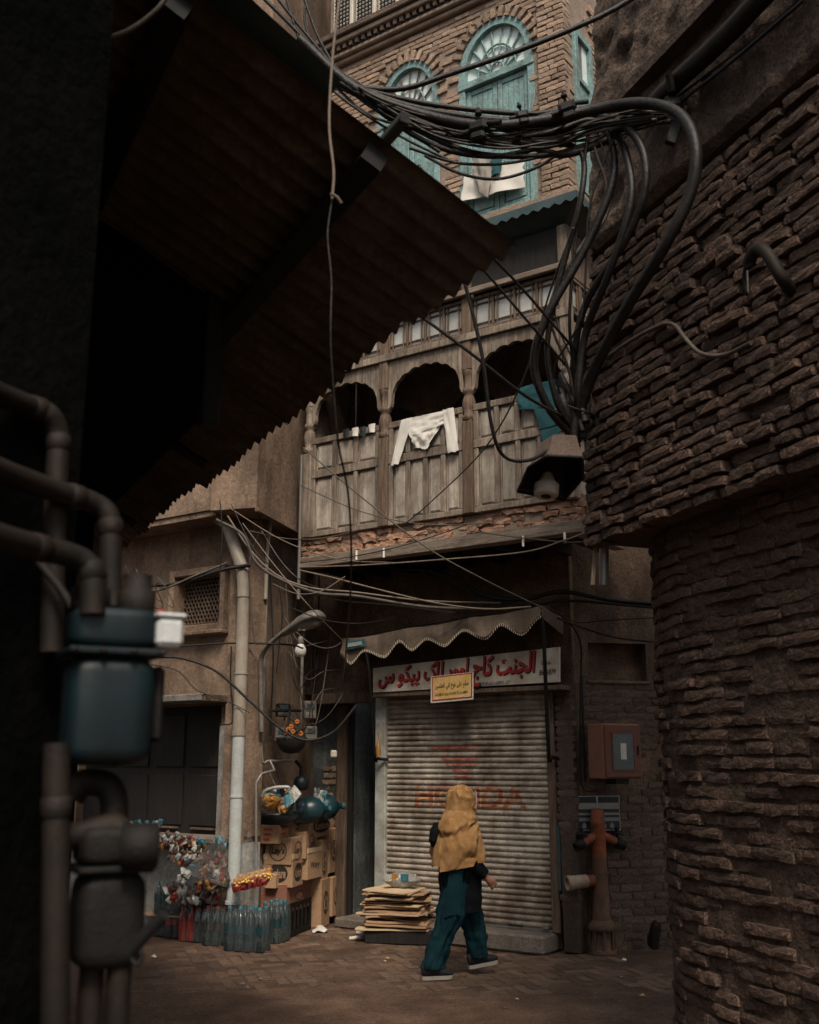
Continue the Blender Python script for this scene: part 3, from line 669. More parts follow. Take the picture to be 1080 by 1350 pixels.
bb('ceiling', (B0 + .1, BW + .06, 6.962), (.84, 0, 7.03), 'wood_dark', 0)
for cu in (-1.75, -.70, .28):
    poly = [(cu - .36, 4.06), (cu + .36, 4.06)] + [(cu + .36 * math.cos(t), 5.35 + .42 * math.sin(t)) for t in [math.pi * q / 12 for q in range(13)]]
    mb = MB(); mb.prism(poly, (-.09, -.052), MF); obj('dark_doorway', mb, 'wood_dark', bal)  # flat dark panel painted as the shade inside an arched opening
# zigzag tin eave over the balcony
mb = MB(); n = 62
def eave(u0, u1, w0, w1, zt, zb, frm, k):
    lo = []; hi = []
    for i in range(k + 1):
        u = u0 + (u1 - u0) * i / k; lo.append((u, zb - (.035 if i % 2 else 0))); hi.append((u, zt))
    m_ = MB(); m_.strip(lo, hi, (w0, w0 + .006), frm); return m_
obj('eave_trim', eave(B0, 1.12, BW - .22, 0, 7.16, 7.09, MF, 60), 'teal_tin', bal)
MR2 = Matrix.Translation(fw(1.12, 0, 0) - fw(0, 0, 0)) @ MF @ Matrix.Rotation(R(90), 4, 'Z')
obj('eave_trim', eave(BW - .21, 0, -.003, 0, 7.16, 7.09, MR2, 20), 'teal_tin', bal)
mb = MB(); mb.add([fw(B0, BW - .21, 7.13), fw(1.11, BW - .21, 7.13), fw(1.11, 0, 7.13), fw(.86, 0, 6.98), fw(.86, BW + .05, 6.98), fw(B0, BW + .05, 6.98)], [(0, 1, 4, 5), (1, 2, 3, 4)]); obj('eave_soffit', mb, 'teal_tin', bal)

# ------------------------------------------------------------------ third storey of the townhouse
C0, C1 = -2.17, .96
mb = MB()
for (a, b) in ((C0, -1.47), (-.60, -.36), (.59, C1)): mb.box((a, BW + .02, 7.16), (b, BW + .4, 9.95), MF)
for (a, b) in ((-1.47, -.60), (-.36, .59)): mb.box((a, BW + .02, 9.72), (b, BW + .4, 9.95), MF); mb.box((a, BW + .02, 7.16), (b, BW + .4, 7.29), MF)
mb.box((C0, BW + .02, 9.95), (C1, BW + .4, 12.5), MF)
mb.box((C1 - .06, BW + .4, 7.16), (C1 - .02, 1.2, 12.5), MF); mb.box((C0, BW + .4, 7.16), (C0 + .04, 1.2, 12.5), MF); mb.box((C0 + .04, 1.0, 7.16), (C1 - .06, 1.2, 12.5), MF)
obj('upper_storey_wall', mb, 'pale_mortar', th)
wins = [(-1.465, -.605, 8.95, .66), (-.355, .585, 9.02, .66)]
def arch_pts(u0, u1, zs, rise, n=20, grow=0.0):
    cx, hw = (u0 + u1) / 2, (u1 - u0) / 2 + grow
    return [(cx + hw * math.cos(math.pi * (1 - k / n)), zs + (rise + grow) * math.sin(math.pi * (1 - k / n)) ** .85) for k in range(n + 1)]
def in_win(u, z, gr=.0):
    for u0, u1, zs, ri in wins:
        if u0 - gr < u < u1 + gr and 7.29 < z < zs: return True
        cx, hw = (u0 + u1) / 2, (u1 - u0) / 2 + gr
        if z >= zs and abs(u - cx) < hw and z < zs + (ri + gr) * (1 - ((u - cx) / hw) ** 2) ** .425: return True
    return False
it = course_items(lambda a, z: (fw(a, BW + .005, z), U, -W), C0, C1, 7.18, 9.93, .20, .050, .012, jit=.002, tilt=.006, var=.12, dj=.005,
                  skip=lambda a, z: in_win(a, z, .12 if z > 8.98 else .03))
it += course_items(lambda a, z: (fw(a, BW - .04, z), U, -W), .66, C1, 7.18, 9.93, .20, .050, .012, jit=.003, tilt=.01, var=.1, dj=.004)
it += course_items(lambda a, z: (fw(C1 + .005, a, z), W, U), BW - .03, .3, 7.18, 9.93, .20, .050, .012, jit=.003, tilt=.01, var=.1, dj=.004, skip=lambda a, z: -.74 < a < -.3)
it += course_items(lambda a, z: (fw(a, BW + .005, z), U, -W), C0, C1, 10.3, 11.2, .20, .050, .012, jit=.002, tilt=.006, var=.12, dj=.005, skip=lambda a, z: a < -1.5 and 10.4 < z < 11.1)
for u0, u1, zs, ri in wins:                      # voussoirs
    for gr in (.055,):
        n = 17; ap = arch_pts(u0, u1, zs, ri, n, gr)
        for k in range(n):
            p0, p1 = ap[k], ap[k + 1]; c = ((p0[0] + p1[0]) / 2, (p0[1] + p1[1]) / 2); t = Vector((p1[0] - p0[0], 0, p1[1] - p0[1])).normalized()
            nn = Vector((-t.z, 0, t.x)); T3 = U * t.x + Z * t.z; N3 = U * nn.x + Z * nn.z
            mx = Matrix((N3, W, T3 * -1)).transposed().to_4x4() @ Matrix.Diagonal((.62, 1, 1.2, 1)); mx.translation = fw(c[0], BW - .01, c[1]); it.append(mx)
for u0, u1, zs, ri in wins:                      # backing between arch and square head
    ap = arch_pts(u0, u1, zs, ri, 20, .01); mb = MB(); mb.strip(ap, [(p[0], 9.73) for p in ap], (BW + .03, BW + .08), MF); obj('arch_backing', mb, 'pale_mortar', th)
vb4 = brick_set('pale_brick', .20, .050, .06, .055, 8)
lay_bricks(th, it, vb4, 190, [ROOF_MASK, RIGHT_MASK])
# sill ledge of bricks and the cornice above
mb = MB(); mb.box((B0, BW - .2, 7.165), (1.11, BW + .02, 7.20), MF); mb.box((1.0, BW + .02, 7.165), (1.11, .3, 7.20), MF); obj('sill_ledge', mb, 'pale_mortar', th)
it = course_items(lambda a, z: (fw(a, BW - .16, z), U, -W), C0, 1.1, 7.20, 7.26, .2, .05, .012, jit=.004, tilt=.03, var=.2, dj=.012)
it += course_items(lambda a, z: (fw(1.1, a, z), W, U), BW - .16, .3, 7.20, 7.26, .2, .05, .012, jit=.004, tilt=.03, var=.2, dj=.012)
lay_bricks(th, it, vb4, 20, [ROOF_MASK, RIGHT_MASK])
for k, (za, zb, pr) in enumerate(((9.93, 9.99, .05), (9.99, 10.05, .10), (10.05, 10.13, .07), (10.13, 10.20, .16), (10.20, 10.29, .20))):
    fbox('cornice_course', (C0 - pr, BW - pr, za + .001), (C1 + pr, BW + .02, zb - .001), 'wall_brick' if k in (2, 4) else 'pale_mortar', ch=.012)
for k in range(34): fbox('dentil', (C0 + .02 + k * .092, BW - .13, 10.06), (C0 + .065 + k * .092, BW - .071, 10.128), 'wall_brick')
for k in range(3):
    x0 = C0 + .06 + k * .34
    fr_ = fbox('jali_frame', (x0, BW - .03, 10.40), (x0 + .30, BW + .019, 11.15), 'cream', ch=.01)
    mb = MB()
    for i in range(14):
        for s in (-1, 1):
            for j in range(1): pass
        za = 10.44 + i * .055
        mb.box((x0 + .04, BW - .052, za), (x0 + .26, BW - .040, za + .010), MF)
    for i in range(5): mb.box((x0 + .05 + i * .05, BW - .045, 10.44), (x0 + .06 + i * .05, BW - .0335, 11.11), MF)
    obj('jali_screen', mb, 'wood_dark', th)
def teal_window(u0, u1, zs, ri, name, label, nbars=8):
    wd = thing(name, fw((u0 + u1) / 2, BW, 7.3), label, 'window', 'arched turquoise windows of the upper storey')
    w = BW + .05
    def wb(nm, a, b, m='teal_paint', ch=.006, par=None): return obj(nm, MB().box(a, b, MF, ch), m, par or wd)
    f = .085
    wb('frame', (u0, w - .03, 7.30), (u0 + f, w + .08, zs)); wb('frame', (u1 - f, w - .03, 7.30), (u1, w + .08, zs)); wb('frame', (u0 + f, w - .03, 7.30), (u1 - f, w + .08, 7.38))
    ao = arch_pts(u0, u1, zs, ri); ai = arch_pts(u0 + f, u1 - f, zs, ri - f)
    mb = MB(); mb.strip(ai, ao, (w - .03, w + .08), MF); obj('arch_frame', mb, 'teal_paint', wd)
    wb('transom', (u0 + .0, w - .045, zs - .085), (u1, w + .06, zs - .001))
    cx = (u0 + u1) / 2; hw = (u1 - u0) / 2 - f; hh = ri - f
    fan = arch_pts(u0 + f, u1 - f, zs, hh); mb = MB(); mb.strip([(p[0], zs) for p in fan[:-1]] + [(u1 - f, zs)], fan, (w + .035, w + .042), MF); obj('fan_glass', mb, 'frost', wd)
    for k in range(1, nbars):
        t = math.pi * k / nbars; e = .97; x1, z1 = cx + hw * e * math.cos(t), zs + hh * e * math.sin(t) ** .85; x0, z0 = cx + .12 * math.cos(t), zs + .12 * math.sin(t)
        mb = MB(); mb.tube([fw(x0, w + .015, z0), fw(x1, w + .015, z1)], .013, 4); obj('fan_bar', mb, 'teal_paint' if nbars == 9 else 'wood_brown', wd)
    for rr in (.24, .62):
        q = [fw(cx + hw * rr * math.cos(math.pi * k / 16), w + .012, zs + hh * rr * math.sin(math.pi * k / 16)) for k in range(17)]
        mb = MB(); mb.tube(q, .013, 4); obj('fan_ring', mb, 'teal_paint', wd)
    # two shutter leaves of boards
    for s in (0, 1):
        x0 = u0 + f + s * (cx - u0 - f); x1 = x0 + (cx - u0 - f)
        lf = wb('shutter_leaf', (x0 + .003, w + .03, 7.385), (x1 - .003, w + .045, zs - .09))
        for a, b in ((x0 + .004, x0 + .06), (x1 - .06, x1 - .004)): wb('stile', (a, w + .005, 7.386), (b, w + .029, zs - .091), par=lf)
        for za in (7.386, 7.86, zs - .155): wb('rail', (x0 + .061, w + .006, za), (x1 - .061, w + .029, za + .06), par=lf)
        nb = 4; pw = (x1 - x0 - .124) / nb
        for k in range(nb): wb('board', (x0 + .062 + k * pw + .002, w + .016, 7.925), (x0 + .062 + (k + 1) * pw - .002, w + .0285, zs - .16), par=lf, ch=.004)
        wb('lower_panel', (x0 + .07, w + .012, 7.46), (x1 - .07, w + .0285, 7.85), par=lf, ch=.02)
    return wd
teal_window(*wins[1], 'arched_window', 'large turquoise arched window with laundry hung over its lower half', 9)
teal_window(*wins[0], 'arched_window', 'turquoise arched window partly hidden behind the corrugated roof', 8)
# window on the return side
wd = thing('side_window', fw(C1, -.5, 7.4), 'narrow turquoise window round the corner beside the right brick wall', 'window')
for a, b in (((C1 - .02, -.74, 7.4), (C1 + .04, -.66, 9.3)), ((C1 - .02, -.38, 7.4), (C1 + .04, -.30, 9.3)), ((C1 - .02, -.66, 9.22), (C1 + .04, -.38, 9.3)), ((C1 - .02, -.66, 7.4), (C1 + .04, -.38, 7.48)), ((C1 - .02, -.66, 8.7), (C1 + .03, -.38, 8.76))):
    obj('frame', MB().box(a, b, MF, .005), 'teal_paint', wd)
obj('leaf', MB().box((C1 - .02, -.66, 7.48), (C1 + .005, -.38, 8.7), MF), 'teal_paint', wd); obj('pane', MB().box((C1 - .02, -.66, 8.76), (C1 + .0, -.38, 9.22), MF), 'frost', wd)
# pale house far behind on the left
pb = thing('pale_house', fw(-4, 2.2, 0), 'pale grey plastered house wall glimpsed beside the top of the townhouse', 'building')
obj('wall', MB().box((-9, 1.6, 0), (-1.7, 4, 15), MF), 'plaster_grey', pb)
obj('band', MB().box((-9, 1.55, 12.6), (-1.7, 1.598, 12.8), MF), 'plaster_grey', pb)

# ------------------------------------------------------------------ the plastered house on the left
lh = thing('plastered_house', fw(-4, -1.4, 0), 'brown plastered house with grille window and raised dark door on the left', 'building')
LW = -1.5; LC = -2.60
RD = Vector((.27, .963, 0)).normalized()              # side wall runs back to the townhouse
SC = fw(LC, LW, 0)                                    # its corner
ML = frame(SC, RD)                                    # x along side wall, y to its left (into the house)
def lbox(name, a, b, m='plaster', par=None, ch=0.0): return obj(name, MB().box(a, b, MF, ch), m, par or lh)
mb = MB()
mb.box((-7.5, LW, 2.62), (-3.86, LW + .3, 4.3), MF) if False else None
for a, b in (((-7.5, 2.34), (-4.70, 4.28)), ((-4.70, 2.34), (-4.25, 3.15)), ((-4.70, 3.80), (-4.25, 4.28)), ((-4.25, 2.34), (-3.80, 4.28)), ((-3.80, 2.34), (-2.94, 3.12)), ((-3.80, 3.83), (-2.94, 4.28)), ((-2.94, 2.34), (LC, 4.28)), ((-2.97, 1.02), (LC, 2.34)), ((-7.5, 1.02), (-5.2, 2.34))):
    mb.box((a[0], LW, a[1]), (b[0], LW + .25, b[1]), MF)
obj('front_wall', mb, 'plaster', lh)
lbox('base_wall', (-7.5, LW - .02, 0), (LC, LW + .25, .96), 'plaster_grey')
lbox('ledge', (-7.5, LW - .28, .962), (-2.72, LW + .2, 1.018), 'concrete', ch=.01)
mb = MB(); mb.box((0.0, .0, 0), (2.0, .25, 4.28), ML); obj('side_wall', mb, 'plaster', lh)
mb = MB(); mb.box((-.45, -.22, 4.30), (1.45, .3, 12.5), ML); obj('upper_side_wall', mb, 'plaster', lh)
mb = MB(); mb.box((-.452, -.25, 4.26), (1.47, -.205, 4.298), ML); obj('drip_edge', mb, 'plaster', lh)
lbox('upper_front', (-7.5, LW - .4, 4.35), (LC - .15, LW + .2, 12.5), 'plaster')
obj('soffit', MB().box((-7.5, LW - .38, 4.285), (LC - .2, LW + .25, 4.345), MF), 'plaster', lh)
lbox('white_jamb', (-2.97, LW - .02, 1.02), (-2.84, LW - .003, 2.12), 'plaster_grey')
# door
dr = lbox('door', (-5.2, LW + .10, 1.02), (-2.97, LW + .15, 2.34), 'wood_dark')
for k in range(4):
    x0 = -5.18 + k * .55
    for za, zb in ((1.10, 1.62), (1.70, 2.26)):
        lbox('door_panel', (x0 + .06, LW + .082, za), (x0 + .49, LW + .099, zb), 'wood_dark', dr, .015)
    lbox('door_rail', (x0 + .10, LW + .07, 1.065), (x0 + .45, LW + .0985, 1.085), 'wood_brown', dr)
sb = lbox('door_slab', (-4.6, LW - .42, 2.36), (-2.86, LW - .003, 2.43), 'plaster_grey', ch=.008)
lbox('slab_end', (-2.858, LW - .40, 2.36), (-2.82, LW - .003, 2.425), 'wall_brown')
# grille window
def grille(u0, u1, z0, z1, label):
    gw = thing('grille_window', fw((u0 + u1) / 2, LW, z0), label, 'window')
    f = .075
    for a, b in (((u0 - f, z0 - f), (u0, z1 + f)), ((u1, z0 - f), (u1 + f, z1 + f)), ((u0, z1), (u1, z1 + f)), ((u0, z0 - f), (u1, z0))):
        obj('frame', MB().box((a[0], LW - .07, a[1]), (b[0], LW + .14, b[1]), MF, .008), 'plaster', gw)
    obj('sill', MB().box((u0 - f - .03, LW - .13, z0 - f - .045), (u1 + f + .03, LW - .001, z0 - f - .002), MF, .008), 'plaster', gw)
    obj('back_board', MB().box((u0, LW + .17, z0), (u1, LW + .2, z1), MF), 'black', gw)
    # honeycomb screen: staggered rings
    mb = MB(); cell = .052; row = 0; z = z0 + .02
    while z < z1 - .01:
        u = u0 + .02 + (cell / 2 if row % 2 else 0)
        while u < u1 - .01:
            mb.tube([fw(u + cell * .5 * math.cos(q * math.pi / 3 + .52), LW + .11, z + cell * .5 * math.sin(q * math.pi / 3 + .52)) for q in range(6)], .0085, 4, closed=True); u += cell
        z += cell * .87; row += 1
    obj('honeycomb_screen', mb, 'wood_brown', gw)
grille(-3.72, -3.02, 3.20, 3.75, 'square window with honeycomb grille in the plastered house wall')
grille(-4.62, -4.33, 3.22, 3.72, 'half hidden narrow grille window at the left of the plastered wall')

# ------------------------------------------------------------------ corrugated roof over the alley
EE = Vector((-.454, .891, 0)).normalized(); EL = Vector((-.891, -.454, 0)).normalized()
TIP = at(672, 318, 1.0); r_ = ray(672, 318); TIP = Vector((0, 0, EYE)) + r_ * ((3.7 - EYE) / r_.z)
PITCH = .50
def rf(a, s, h=0): return TIP + EE * a + EL * s + Z * (s * PITCH + h)
cr = thing('corrugated_roof', TIP, 'dark corrugated tin roof on wooden beams over the left side of the alley', 'roof')
LEN = 8.2; nsh = 10; pitch = .13
for k in range(nsh):
    mb = MB(); a0 = k * LEN / nsh - .03; a1 = (k + 1) * LEN / nsh + .03; n = int((a1 - a0) / pitch * 8); off = rng.uniform(-.03, .03); th_ = rng.uniform(-.01, .01)
    def shf(i, j):
        a = a0 + (a1 - a0) * i; s = off + 2.9 * j; return rf(a, s, .017 * math.sin(2 * math.pi * a / pitch) + (.004 if k % 2 else 0) + th_ * j + .02 * noise.noise((a * 1.5, s * 2, 3 + k)) + .02 * noise.noise((a * 4, k, 1)) * (1 - j) ** 4) + EL * (.03 * noise.noise((a * 3.3, k * 2, 8)) * (1 - j) ** 3)
    mb.grid(n, 8, shf); obj('corrugated_sheet', mb, 'tin', cr)
for s in (.55, 1.3, 2.2):
    mb = MB(); fr = Matrix.Identity(4); p = [rf(.015, s, -.03), rf(LEN, s, -.03)]
    d = (EL + Z * PITCH).normalized(); n_ = d.cross(EE); n_ = n_ if n_.z > 0 else -n_; q = []
    for e in p:
        for x, y in ((-.045, 0), (.045, 0), (.045, -.075), (-.045, -.075)): q.append(e + d * x + n_ * y)
    mb.add(q, [(0, 1, 2, 3), (7, 6, 5, 4), (0, 4, 5, 1), (1, 5, 6, 2), (2, 6, 7, 3), (3, 7, 4, 0)]); obj('purlin', mb, 'black', cr)
for a in (3.4, 5.4, 7.0):
    mb = MB(); mb.tube([rf(a, .2, -.16), rf(a, 2.7, -.16)], .035, 6); obj('rafter', mb, 'wood_dark', cr)
# old tarpaulin and boards lying on the near end of the roof
mb = MB(); mb.grid(14, 14, lambda i, j: rf(-.02 + .9 * i, .72 + 2.2 * j, .10 + .34 * j * (1 - .4 * i) + .03 * noise.noise((i * 3, j * 3, 2))))
obj('tarpaulin', mb, 'tarp', None, 'dark tarpaulin folded over the near end of the corrugated roof', 'tarpaulin')
mb = MB(); e0 = rf(-.06, .52, .06); mb.tube([rf(-.10, .50, .075), rf(.9, .50, .075)], .026, 4); obj('beam', mb, 'black', None, 'short wooden beam end resting on the edge of the corrugated roof', 'beam')

# ------------------------------------------------------------------ the dark house at the near left
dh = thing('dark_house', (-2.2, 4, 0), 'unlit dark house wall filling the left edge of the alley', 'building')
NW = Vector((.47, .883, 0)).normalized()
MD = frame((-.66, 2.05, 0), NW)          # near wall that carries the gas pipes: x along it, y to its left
obj('near_wall', MB().box((-8, .0, 0), (0, 4.0, 9.5), MD), 'shade_black', dh)  # shade is painted into this colour, nothing blocks the sun here
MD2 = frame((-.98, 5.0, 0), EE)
obj('upper_wall', MB().box((0, 0, 3.46), (5.0, 3.0, 4.6), MD2), 'shade_black', dh)
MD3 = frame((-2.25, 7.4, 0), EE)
obj('far_wall', MB().box((0, 0, 0), (1.6, 3.0, 3.45), MD3), 'shade_black', dh)
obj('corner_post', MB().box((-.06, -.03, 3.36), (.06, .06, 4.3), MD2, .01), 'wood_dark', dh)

# ------------------------------------------------------------------ shop front: signboard, plate, awning
sg = thing('signboard', fw(-.8, -.25, 2.5), 'long white shop signboard with red painted Urdu lettering under the awning', 'sign')
s0, s1 = F(492, 913, -.25), F(737, 899, -.25); t0, t1 = F(492, 881, -.25), F(737, 853, -.25)
q = [(s0.x, s0.z), (s1.x, s1.z), (t1.x, t1.z), (t0.x, t0.z)]
obj('board', MB().prism(q, (-.25, -.215), MF), 'sign_white', sg)
obj('lower_frame', MB().box((s0.x - .02, -.235, s0.z - .05), (s1.x + .02, -.0, s0.z - .004), MF, .004), 'wood_brown', sg)
def on_sign(x, z, lift): # 0..1 across, 0..1 up
    b = Vector(q[0]) * (1 - x) + Vector(q[1]) * x; t = Vector(q[3]) * (1 - x) + Vector(q[2]) * x; p = b * (1 - z) + t * z; return fw(p.x, -.25 - lift, p.y)
def sign_text(name, key, m, x0, x1, z0, z1, lift, dx=0, dz=0):
    vs, fs = TX[key]; mb = MB(); mb.add([on_sign(x0 + (x1 - x0) * v.x + dx, z0 + (z1 - z0) * v.y + dz, lift) for v in vs], fs); return obj(name, mb, m, sg)
sign_text('lettering_shadow', 'sign_fat', 'sign_black', .03, .885, -.02, .99, .002, .007, -.02)
sign_text('lettering', 'sign', 'sign_red', .03, .885, .0, 1.0, .004)
sign_text('phone_number', 'phone', 'sign_black', .60, .76, .02, .13, .006)
sign_text('phone_number', 'tel1', 'sign_black', .915, .965, .52, .62, .004); sign_text('phone_number', 'tel2', 'sign_black', .905, .985, .22, .38, .004)
yp = thing('yellow_plate', FP(596, 925, -.33), 'yellow plate with dark Arabic and Latin lettering hung below the signboard', 'sign')
yc = [F(568, 927, -.33), F(624, 922, -.33), F(624, 886, -.33), F(568, 892, -.33)]
obj('backing', MB().prism([(p.x, p.z) for p in yc], (-.33, -.322), MF), 'paper', yp)
ins = [(yc[0].x + .02, yc[0].z + .018), (yc[1].x - .012, yc[1].z + .018), (yc[2].x - .012, yc[2].z - .006), (yc[3].x + .02, yc[3].z - .006)]
obj('border', MB().prism(ins, (-.333, -.3305), MF), 'sign_red', yp)
ins2 = [(ins[0][0] + .012, ins[0][1] + .012), (ins[1][0] - .012, ins[1][1] + .012), (ins[2][0] - .012, ins[2][1] - .012), (ins[3][0] + .012, ins[3][1] - .012)]
obj('face', MB().prism(ins2, (-.336, -.3335), MF), 'sign_yellow', yp)
sl_ = (ins2[1][1] - ins2[0][1]) / (ins2[1][0] - ins2[0][0]); yw = ins2[1][0] - ins2[0][0]; yh = ins2[3][1] - ins2[0][1]
for nm, key, m, a, b, c, d in (('lettering', 'ayat', 'ink_blue', .05, .95, .40, .74), ('lettering', 'salam', 'ink_blue', .05, .93, .15, .29)):
    vs, fs = TX[key]; mb = MB()
    mb.add([fw(ins2[0][0] + yw * (a + (b - a) * v.x), -.3385, ins2[0][1] + sl_ * yw * (a + (b - a) * v.x) + yh * (c + (d - c) * v.y)) for v in vs], fs); obj(nm, mb, m, yp)

aw = thing('awning', fw(-.5, -.5, 2.8), 'drab canvas awning with zigzag fringed valance over the shop', 'awning')
a0, a1 = F(451, 842, -.5), F(713, 798, -.5); VL = 28
def aw_top(t): return a0.lerp(a1, t)
zig = [(0, .13), (.055, .22), (.13, .115), (.24, .20), (.315, .10), (.385, .185), (.46, .095), (.55, .185), (.635, .09), (.745, .18), (.82, .085), (.92, .19), (1, .085)]
def zdrop(t):
    for (x0, y0), (x1, y1) in zip(zig, zig[1:]):
        if x0 <= t <= x1: k = (t - x0) / (x1 - x0); k = (.5 - .5 * math.cos(math.pi * k)) * .7 + k * .3; return y0 + (y1 - y0) * k
    return .1
def val(i, j):
    p = aw_top(i); d = zdrop(i) * 1.2 * j; return fw(p.x, -.5 - .022 * noise.noise((i * 9, j * 1.5, 2)) * j * 2 - .01 * j, p.z - d - .022 * (1 - (2 * ((i * 3) % 1) - 1) ** 2) + .01 * noise.noise((i * 14, j, 3)))
obj('valance', MB().grid(96, 4, val), 'canvas', aw)
mb = MB()
for k in range(108):
    t = k / 107; p = aw_top(t); zz = p.z - zdrop(t) * 1.2 - .022 * (1 - (2 * ((t * 3) % 1) - 1) ** 2) + .01 * noise.noise((t * 14, 1, 3)); mb.box((p.x - .004, -.518, zz - .026), (p.x + .004, -.512, zz + .004), MF)
obj('fringe', mb, 'fringe', aw, kind='stuff')
mb = MB(); mb.grid(24, 8, lambda i, j: (lambda p: fw(p.x, -.5 + .49 * j, p.z + .005 - .03 * j - .04 * math.sin(math.pi * j) + .015 * noise.noise((i * 5, j * 3, 1))))(aw_top(i))); obj('canopy', mb, 'canvas', aw)
for e in (a0, a1):
    mb = MB(); mb.add([fw(e.x, -.5, e.z), fw(e.x, -.02, e.z - .03), fw(e.x, -.02, e.z - .25), fw(e.x, -.48, e.z - .12)], [(0, 1, 2, 3)]); obj('end_flap', mb, 'canvas', aw)
mb = MB(); mb.tube([fw(a0.x, -.48, a0.z - .02), fw(a1.x, -.48, a1.z - .02)], .016, 8); obj('front_bar', mb, 'iron', aw)
pt, pm = F(484, 872, -.45), F(497, 1000, -.12)
mb = MB(); mb.tube(smoothpts([fw(pt.x, -.47, pt.z + .1), fw(pt.x + .01, -.42, pt.z - .15), fw(pm.x, -.16, pm.z + .04), fw(pm.x + .03, -.14, pm.z), fw(pm.x + .12, -.07, pm.z - .01)], 4), .017, 8); obj('brace', mb, 'iron', aw)
pt, pm = F(715, 830, -.46), F(726, 998, -.12)
mb = MB(); mb.tube(smoothpts([fw(pt.x, -.47, pt.z + .12), fw(pt.x, -.43, pt.z - .1), fw(pm.x, -.16, pm.z + .04), fw(pm.x + .02, -.14, pm.z), fw(pm.x + .05, -.06, pm.z - .01)], 4), .019, 8); obj('brace', mb, 'iron', aw)
pp = [F(457, 846, -.525), F(482, 842, -.525), F(482, 852, -.525), F(457, 857, -.525)]
mb = MB(); mb.grid(8, 5, lambda i, j: (lambda a, b: fw(*(a.lerp(b, j))) - W * (.012 + .008 * noise.noise((i * 4, j * 4, 1))))(pp[0].lerp(pp[1], i), pp[3].lerp(pp[2], i))); obj('turquoise_patch', mb, 'foil_teal', aw)
mb = MB(); mb.grid(6, 4, lambda i, j: (lambda a, b: fw(*(a.lerp(b, .3 + .45 * j))) - W * (.022 + .012 * noise.noise((i * 6, j * 6, 4))))(pp[0].lerp(pp[1], .12 + .75 * i), pp[3].lerp(pp[2], .12 + .75 * i))); obj('torn_patch', mb, 'foil_white', aw)
ts_ = FP(499, 985, -.2); mb = MB(); mb.tube([ts_ + Z * .16, ts_ + Z * .06], .006, 5); mb.lathe([(.012, .06), (.022, .02), (.03, -.05), (.026, -.09)], ts_, 8)
obj('tassel', mb, 'foil_orange', None, 'small orange tassel hanging from the left awning brace', 'tassel')

# ------------------------------------------------------------------ laundry
def patch(name, c4, m, nx=16, ny=14, bulge=.02, parent=None, seed=0, soft=1.0, **k):   # cloth between four world corners: top-left, top-right, bottom-right, bottom-left
    c = [Vector(p) for p in c4]; n = (c[1] - c[0]).cross(c[3] - c[0]).normalized(); n = n if n.y < 0 else -n
    def fn(i, j, s=1):
        p = c[0].lerp(c[1], i).lerp(c[3].lerp(c[2], i), j)
        f = 1.3 * noise.noise((i * 4.5 + seed, j * 1.6, seed)) + .8 * noise.noise((i * 11, j * 3 + seed, 2)) + .5 * noise.noise((i * 17 + j * 9, j * 5, seed)); p = p + (c[1] - c[0]) * (.05 * noise.noise((j * 5, seed, i * 2))) + (c[3] - c[0]) * (.05 * j * noise.noise((i * 5, seed, 3))); e = 1 - (2 * i - 1) ** 4
        return p + n * (bulge * .6 * f + .010 * s * e)
    mb = MB(); mb.grid(nx, ny, lambda i, j: fn(i, j, 1)); mb.grid(nx, ny, lambda i, j: fn(i, j, -1), flip=True); return obj(name, mb, m, parent, **k)
WB = BW - .05
def B(px, py, d=0): return FP(px, py, WB - d)
hd = thing('hoodie', B(560, 590), 'white hooded sweatshirt drying over the balcony rail', 'clothing')
patch('body', [B(533, 553), B(594, 540), B(583, 560), B(541, 576)], 'white_cloth', parent=hd, seed=1)
patch('hood', [B(541, 574), B(580, 562), B(564, 592), B(547, 590)], 'white_cloth', parent=hd, seed=2, bulge=.035)
patch('sleeve', [B(529, 554), B(546, 550), B(525, 612), B(515, 614)], 'white_cloth', parent=hd, seed=3, nx=6)
patch('sleeve', [B(583, 541), B(598, 537), B(605, 594), B(591, 598)], 'white_cloth', parent=hd, seed=4, nx=6)
tr = thing('trousers', B(715, 570), 'dark teal trousers hung over the balcony rail near the lamp', 'clothing')
patch('seat', [B(681, 512), B(735, 500), B(728, 540), B(684, 540)], 'teal_laundry', parent=tr, seed=5, bulge=.03)
patch('leg', [B(703, 536, .02), B(732, 528, .02), B(740, 578, .02), B(717, 582, .02)], 'teal_laundry', parent=tr, seed=6, bulge=.02, nx=6)
for k, (x, y, m, lb) in enumerate(((456, 571, 'bin_bag', 'leftmost dark sock drying on the balcony rail'), (468, 569, 'white_cloth', 'white sock between two dark socks on the balcony rail'), (478, 568, 'bin_bag', 'long dark sock hanging right of a white sock on the rail'), (490, 564, 'white_cloth', 'rightmost white sock drying on the balcony rail'))):
    patch('sock', [B(x - 4, y - 4), B(x + 5, y - 6), B(x + 4, y + 6 + 4 * (k == 2)), B(x - 3, y + 6)], m, 4, 4, .012, None, k, label=lb, cat='sock', group='socks on the balcony rail')
WA = BW - .02
def A(px, py, d=0): return FP(px, py, WA - d)
patch('laundry_sheet', [A(612, 232), A(690, 208), A(692, 246), A(607, 266)], 'white_cloth', 12, 6, .04, None, 7, label='white sheet hung across the turquoise arched window', cat='laundry')
patch('laundry_shirt', [A(622, 208, .05), A(650, 206, .05), A(645, 262, .05), A(630, 252, .05)], 'grey_cloth', 8, 10, .05, None, 8, label='grey shirt hanging in front of the white sheet', cat='laundry')
patch('laundry_cloth', [A(646, 208, .05), A(664, 204, .05), A(660, 228, .05), A(648, 232, .05)], 'teal_laundry', 6, 6, .03, None, 9, label='small teal cloth beside the grey shirt at the window', cat='laundry')

